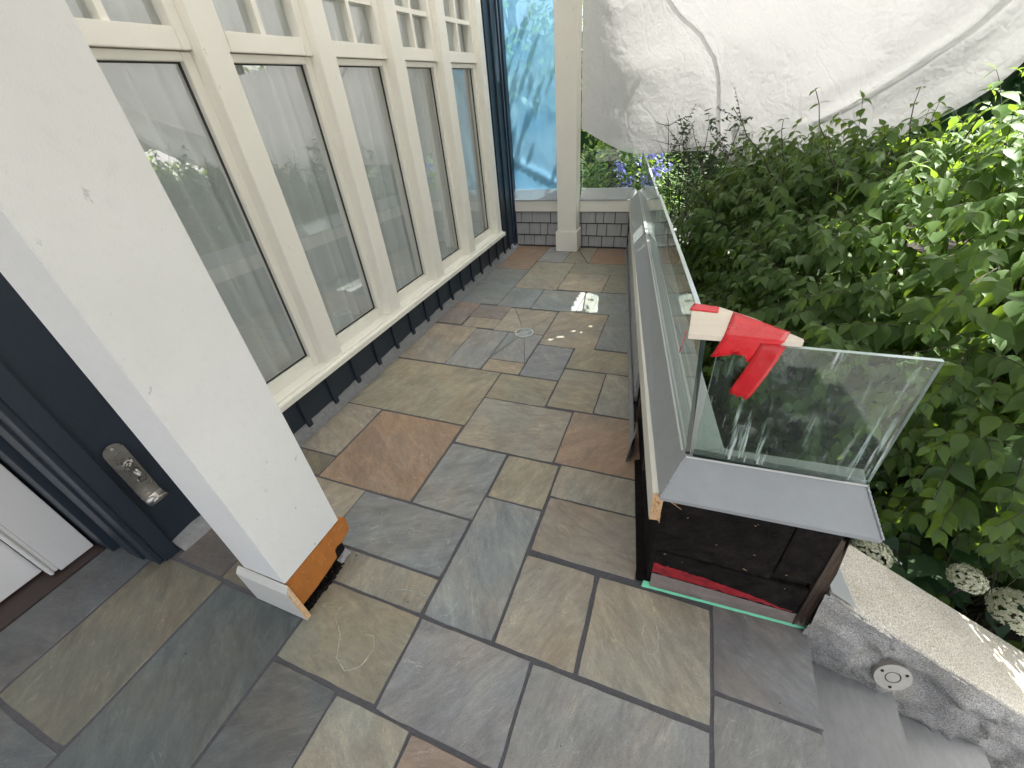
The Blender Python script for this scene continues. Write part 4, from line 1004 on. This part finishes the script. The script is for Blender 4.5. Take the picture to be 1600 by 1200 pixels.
for k in range(26):
    a = Vector((rnd.uniform(.7, 2.2), rnd.uniform(2.0, 3.6), -.57)); b_ = a + Vector((rnd.uniform(-.5, .5), rnd.uniform(-.9, .5), rnd.uniform(.7, 1.4))); mid = a.lerp(b_, .5) + rv() * .1 + Vector((0, 0, .15))
    br.tube([a, a.lerp(mid, .5) + rv() * .02, mid, mid.lerp(b_, .5) + rv() * .03, b_], [.018, .015, .011, .008, .004], 6)
br.build('branches', 'bark', hd, smooth=True)
# thin shrub at the far corner
fs_ = empty('twiggy_shrub', (.0, 4.55, -.57), 'thin dark small leaved shrub at the far corner under the tarp hem', 'shrub')
L2 = []; tw2 = MB()
for k in range(17):
    a = Vector((rnd.uniform(-.12, .25), rnd.uniform(4.15, 4.75), -.57)); top = a + Vector((rnd.uniform(-.22, .45), rnd.uniform(-.35, .3), rnd.uniform(1.35, 1.78)))
    pts = [a.lerp(top, t / 7) + rv() * .03 for t in range(8)]; tw2.tube(pts, [.011 * (1 - .8 * i / 7) for i in range(8)], 5)
    for i in range(4, 8):
        for q in range(4):
            L2 += twig_leaves(pts[i].copy(), rv() + Vector((0, -.2, .5)), rnd.uniform(.12, .26), .03, .040, Vector((0, -.6, .6)), .2, tw2)
L2 = [l for l in L2 if (l[0] - P0).dot(NN) > .27 and l[0].y < 5.2]
bulk_leaves('foliage', L2, leaf_template(.25, .2, .25), 'leafsmall', fs_)['kind'] = 'stuff'; tw2.build('stems', 'bark', fs_, fix=False)
# hydrangeas in the lower right
ALLHEADS = [(1.25, 1.215, -.075, .085), (1.067, 1.215, .034, .045), (.797, 1.215, .05, .055)]
def hydrangea(c, label, nleaf, heads, size=.13):
    h = empty('hydrangea', (c[0], c[1], -.57), label, 'hydrangea', 'hydrangeas below the granite kerb'); LL = []; st = MB()
    for k in range(nleaf):
        d = rv(); d.z = abs(d.z) * .9 + .1; r = rnd.uniform(.25, 1.) ** .5
        p = Vector((c[0] + d.x * .38 * r, c[1] + d.y * .34 * r, c[2] + d.z * .30 * r))
        if p.y < 1.27: p.y = 1.27 + rnd.random() * .1
        skip = False
        for (hx, hy, hz, hr) in heads + ALLHEADS:
            hv = Vector((hx, hy, hz)) - CAM; t = (p - CAM).dot(hv) / hv.length_squared
            if t < 1.05 and (p - CAM - hv * t).length < hr + .09: skip = True
        if skip: continue
        a, y, z = frame(Vector((d.x, d.y, -.25)) + rv() * .4, Vector((d.x * .3, d.y * .3, 1)) + rv() * .3); LL.append((p, a, y, z, size * rnd.uniform(.7, 1.2)))
        if k % 4 == 0: st.tube([(c[0] + rnd.uniform(-.1, .1), c[1] + rnd.uniform(-.1, .1), -.57), p.lerp(Vector((c[0], c[1], p.z)), .4), p], [.006, .004, .003], 4, cap=False)
    t = leaf_template(.34, .22, .22); se = pick(LL, t, 40); lm = leaf_mesh(t, 'leafbig')
    for i in se: place_leaf(LL[i], lm, h)
    bulk_leaves('foliage', [l for i, l in enumerate(LL) if i not in se], t, 'leafbig', h)['kind'] = 'stuff'
    for (hx, hy, hz, hr) in heads:
        pet = []
        for k in range(int(420 + 260 * (hr > .07))):
            d = rv()
            if d.z < -.35: continue
            cc = Vector((hx + d.x * hr, hy + d.y * hr, hz + d.z * hr * .72)) + rv() * .006
            e = d.cross(rv()).normalized(); f = d.cross(e)
            for q in range(4):
                an = q * math.pi / 2 + rnd.random() * .3; t_ = e * math.cos(an) + f * math.sin(an); a, y, z = frame(t_ + d * .25, d); pet.append((cc, a, y, z, .0065 + hr * .028))
        bulk_leaves('flower_head', pet, leaf_template(.42, -.1, .1), 'petal', h)
        st.tube([(hx, hy, hz - hr * .3), (hx + .05, hy + .06, hz - .25), (c[0], c[1], -.57)], [.005, .006, .008], 5)
    st.build('stems', 'bark', h, fix=False)
hydrangea((1.30, 1.48, -.22), 'hydrangea with the largest cream flower head at the lower right corner', 150, [(1.25, 1.215, -.075, .074), (1.36, 1.32, .03, .042)])
hydrangea((.95, 1.50, -.25), 'hydrangea with one small cream flower head behind the granite kerb', 120, [(1.067, 1.215, .034, .045)])
hydrangea((.78, 1.62, -.18), 'hydrangea with a cream flower head half hidden under the metal cap', 90, [(.797, 1.215, .05, .055)], .11)
# low plants under the shrub seen through the return glass
gp = MB(); LG = []
for k in range(150):
    x, y = rnd.uniform(.35, 2.2), rnd.uniform(1.35, 2.9); z = -.55; n = rnd.randint(5, 9)
    for q in range(n):
        a, yy, zz = frame(rv() + Vector((0, 0, .15)), Vector((0, 0, 1)) + rv() * .5); LG.append((Vector((x, y, z + rnd.uniform(.05, .30))) + rv() * .07, a, yy, zz, rnd.uniform(.04, .085)))
tag(bulk_leaves('ground_cover', LG, leaf_template(.36, .2, .25), 'leafsunlit'), 'low plants in the bed under the shrub, green brightened as if sunlit', None, kind='stuff')
LI = []
for k in range(1800):
    x, y = rnd.uniform(.15, 3.4), rnd.uniform(1.2, 4.5); a, yy, zz = frame(Vector((rnd.uniform(-1, 1), rnd.uniform(-1, 1), rnd.uniform(-.1, .3))), Vector((0, 0, 1)) + rv() * .3); LI.append((Vector((x, y, -.54)), a, yy, zz, rnd.uniform(.03, .06)))
tag(bulk_leaves('leaf_litter', LI, leaf_template(.3, .1, .2), 'leafsmall'), 'dead leaves and sprigs scattered on the garden bed', None, kind='stuff')
# agapanthus-blue flowers beyond the far wall, and trees outside
bp = empty('blue_flower_bush', (-.72, 5.6, -.57), 'green bush with blue flower clusters beyond the far glass', 'bush'); LB = []; PB = []
for k in range(3000):
    d = rv() * rnd.uniform(.55, 1.); p = Vector((-.75 + d.x * .7, 5.75 + d.y * .4, .35 + d.z * .75)); a, yy, zz = frame(d + rv() * .6 - Vector((0, 0, .3)), Vector((0, 0, 1)) + d * .5); (p.y > 5.1) and LB.append((p, a, yy, zz, rnd.uniform(.06, .1)))
for k in range(16):
    c = Vector((rnd.uniform(-.85, -.25), 5.35 + rnd.uniform(-.05, .1), rnd.uniform(.45, .95)))
    for q in range(26):
        d = rv(); a, yy, zz = frame(d.cross(rv()), d); PB.append((c + d * .055, a, yy, zz, .03))
bulk_leaves('foliage', LB, leaf_template(.26, .25, .25), 'leaf', bp)['kind'] = 'stuff'; bulk_leaves('flowers', PB, leaf_template(.4, 0, .1), 'blue', bp)['kind'] = 'stuff'
def tree(x, y, h, r, label, n=1500, size=.12, mat='leaf', zc=None):
    t = empty('tree', (x, y, -.62), label, 'tree', 'trees beyond the tarp'); m = MB()
    m.tube([(x, y, -.62), (x + .05, y, h * .3), (x, y + .05, h * .62), (x, y, h)], [.11, .09, .06, .02], 8)
    for k in range(9):
        a = Vector((x, y, h * (.3 + .06 * k))); b_ = a + Vector((math.cos(k * 2.4), math.sin(k * 2.4), .6)) * r * .7; m.tube([a, a.lerp(b_, .5) + Vector((0, 0, .1)), b_], [.035, .022, .008], 6)
    m.build('trunk', 'bark', t, smooth=True); LL = []
    zc = zc or h * .62
    cl = [(Vector((x, y, zc)) + Vector((d.x * r * .8, d.y * r * .8, d.z * h * .36)), rnd.uniform(.28, .55) * r) for d in (rv() for _ in range(26))]
    for k in range(n):
        c, cr = rnd.choice(cl); d = rv(); p = c + d * cr * rnd.uniform(.4, 1.)
        if p.y < 5.12 and x < 0: continue
        a, yy, zz = frame(d + rv() - Vector((0, 0, .4)), Vector((0, 0, 1)) + d * .7 + rv() * .4); LL.append((p, a, yy, zz, size * rnd.uniform(.6, 1.2)))
    bulk_leaves('crown', LL, leaf_template(.28, .25, .2), mat, t)['kind'] = 'stuff'
tree(-.95, 5.85, 4.2, 1.0, 'leafy young tree close behind the blue plastic sheet', 2600, .085, 'leaf', 2.6)
hg = empty('garden_hedge', (1, 9, -.62), 'tall dark garden hedge closing the yard beyond the tarp', 'hedge'); LH = []
for k in range(6500):
    p = Vector((rnd.uniform(-5.5, 8), 9 + .55 * rnd.uniform(-1, 1) ** 3 - rnd.random() * .25, -.6 + 3.0 * rnd.random())); a, yy, zz = frame(rv() - Vector((0, 0, .5)), Vector((0, -.7, .7)) + rv() * .5); LH.append((p, a, yy, zz, rnd.uniform(.12, .22)))
bulk_leaves('foliage', LH, leaf_template(.3, .25, .25), 'leafbig', hg)['kind'] = 'stuff'
MB().box(-5.4, 7.9, 8.95, 9.3, -.62, 2.2).build('dense_core', 'leafbig', hg)
tree(4.4, 10.6, 4.6, 2.0, 'broad tree just visible past the raised tarp hem', 2400, .16)
tree(-3.2, 8.5, 5.5, 1.9, 'tall broad tree behind the house corner', 1800, .16)
tree(2.6, 10.5, 5.0, 2.0, 'rounded tree beyond the tarp in the middle', 1800, .16)
tree(4.8, 7.6, 4.6, 1.9, 'rounded tree to the right beyond the shrub', 2000, .15)
tree(6.6, 3.6, 4.8, 1.9, 'rounded tree in the yard facing the windows', 2000, .15)
tree(6.2, -.6, 4.4, 1.8, 'rounded tree in the yard facing the steps', 2000, .15)
# scars
for pts in ([(-.985, .44), (-.98, .40), (-.93, .37), (-.91, .345), (-.885, .30), (-.83, .275), (-.79, .30), (-.775, .36), (-.80, .395), (-.835, .392)],
            [(.075, .755), (.065, .70), (.09, .645), (.115, .66), (.115, .72), (.10, .755)], [(-.845, .548), (-.80, .572), (-.73, .582), (-.70, .578)]): scar(pts)

gt = MB()
for k in range(60):
    x, y = rnd.uniform(-1.7, .5), rnd.uniform(-.1, 3.6); r = rnd.uniform(.0010, .0028)
    if x > pe(y) - .05 and y > .8: continue
    gt.hexa([(x + dx * r, y + dy * r, .001) for dx, dy in ((-1, -1), (1, -.7), (.8, 1), (-.9, .8))], [(x + dx * r, y + dy * r, .001 + r) for dx, dy in ((-.5, -.5), (.6, -.4), (.4, .5), (-.5, .5))])
tag(gt.build('grit', 'black'), 'specks of dark grit scattered over the paving', None, kind='stuff')
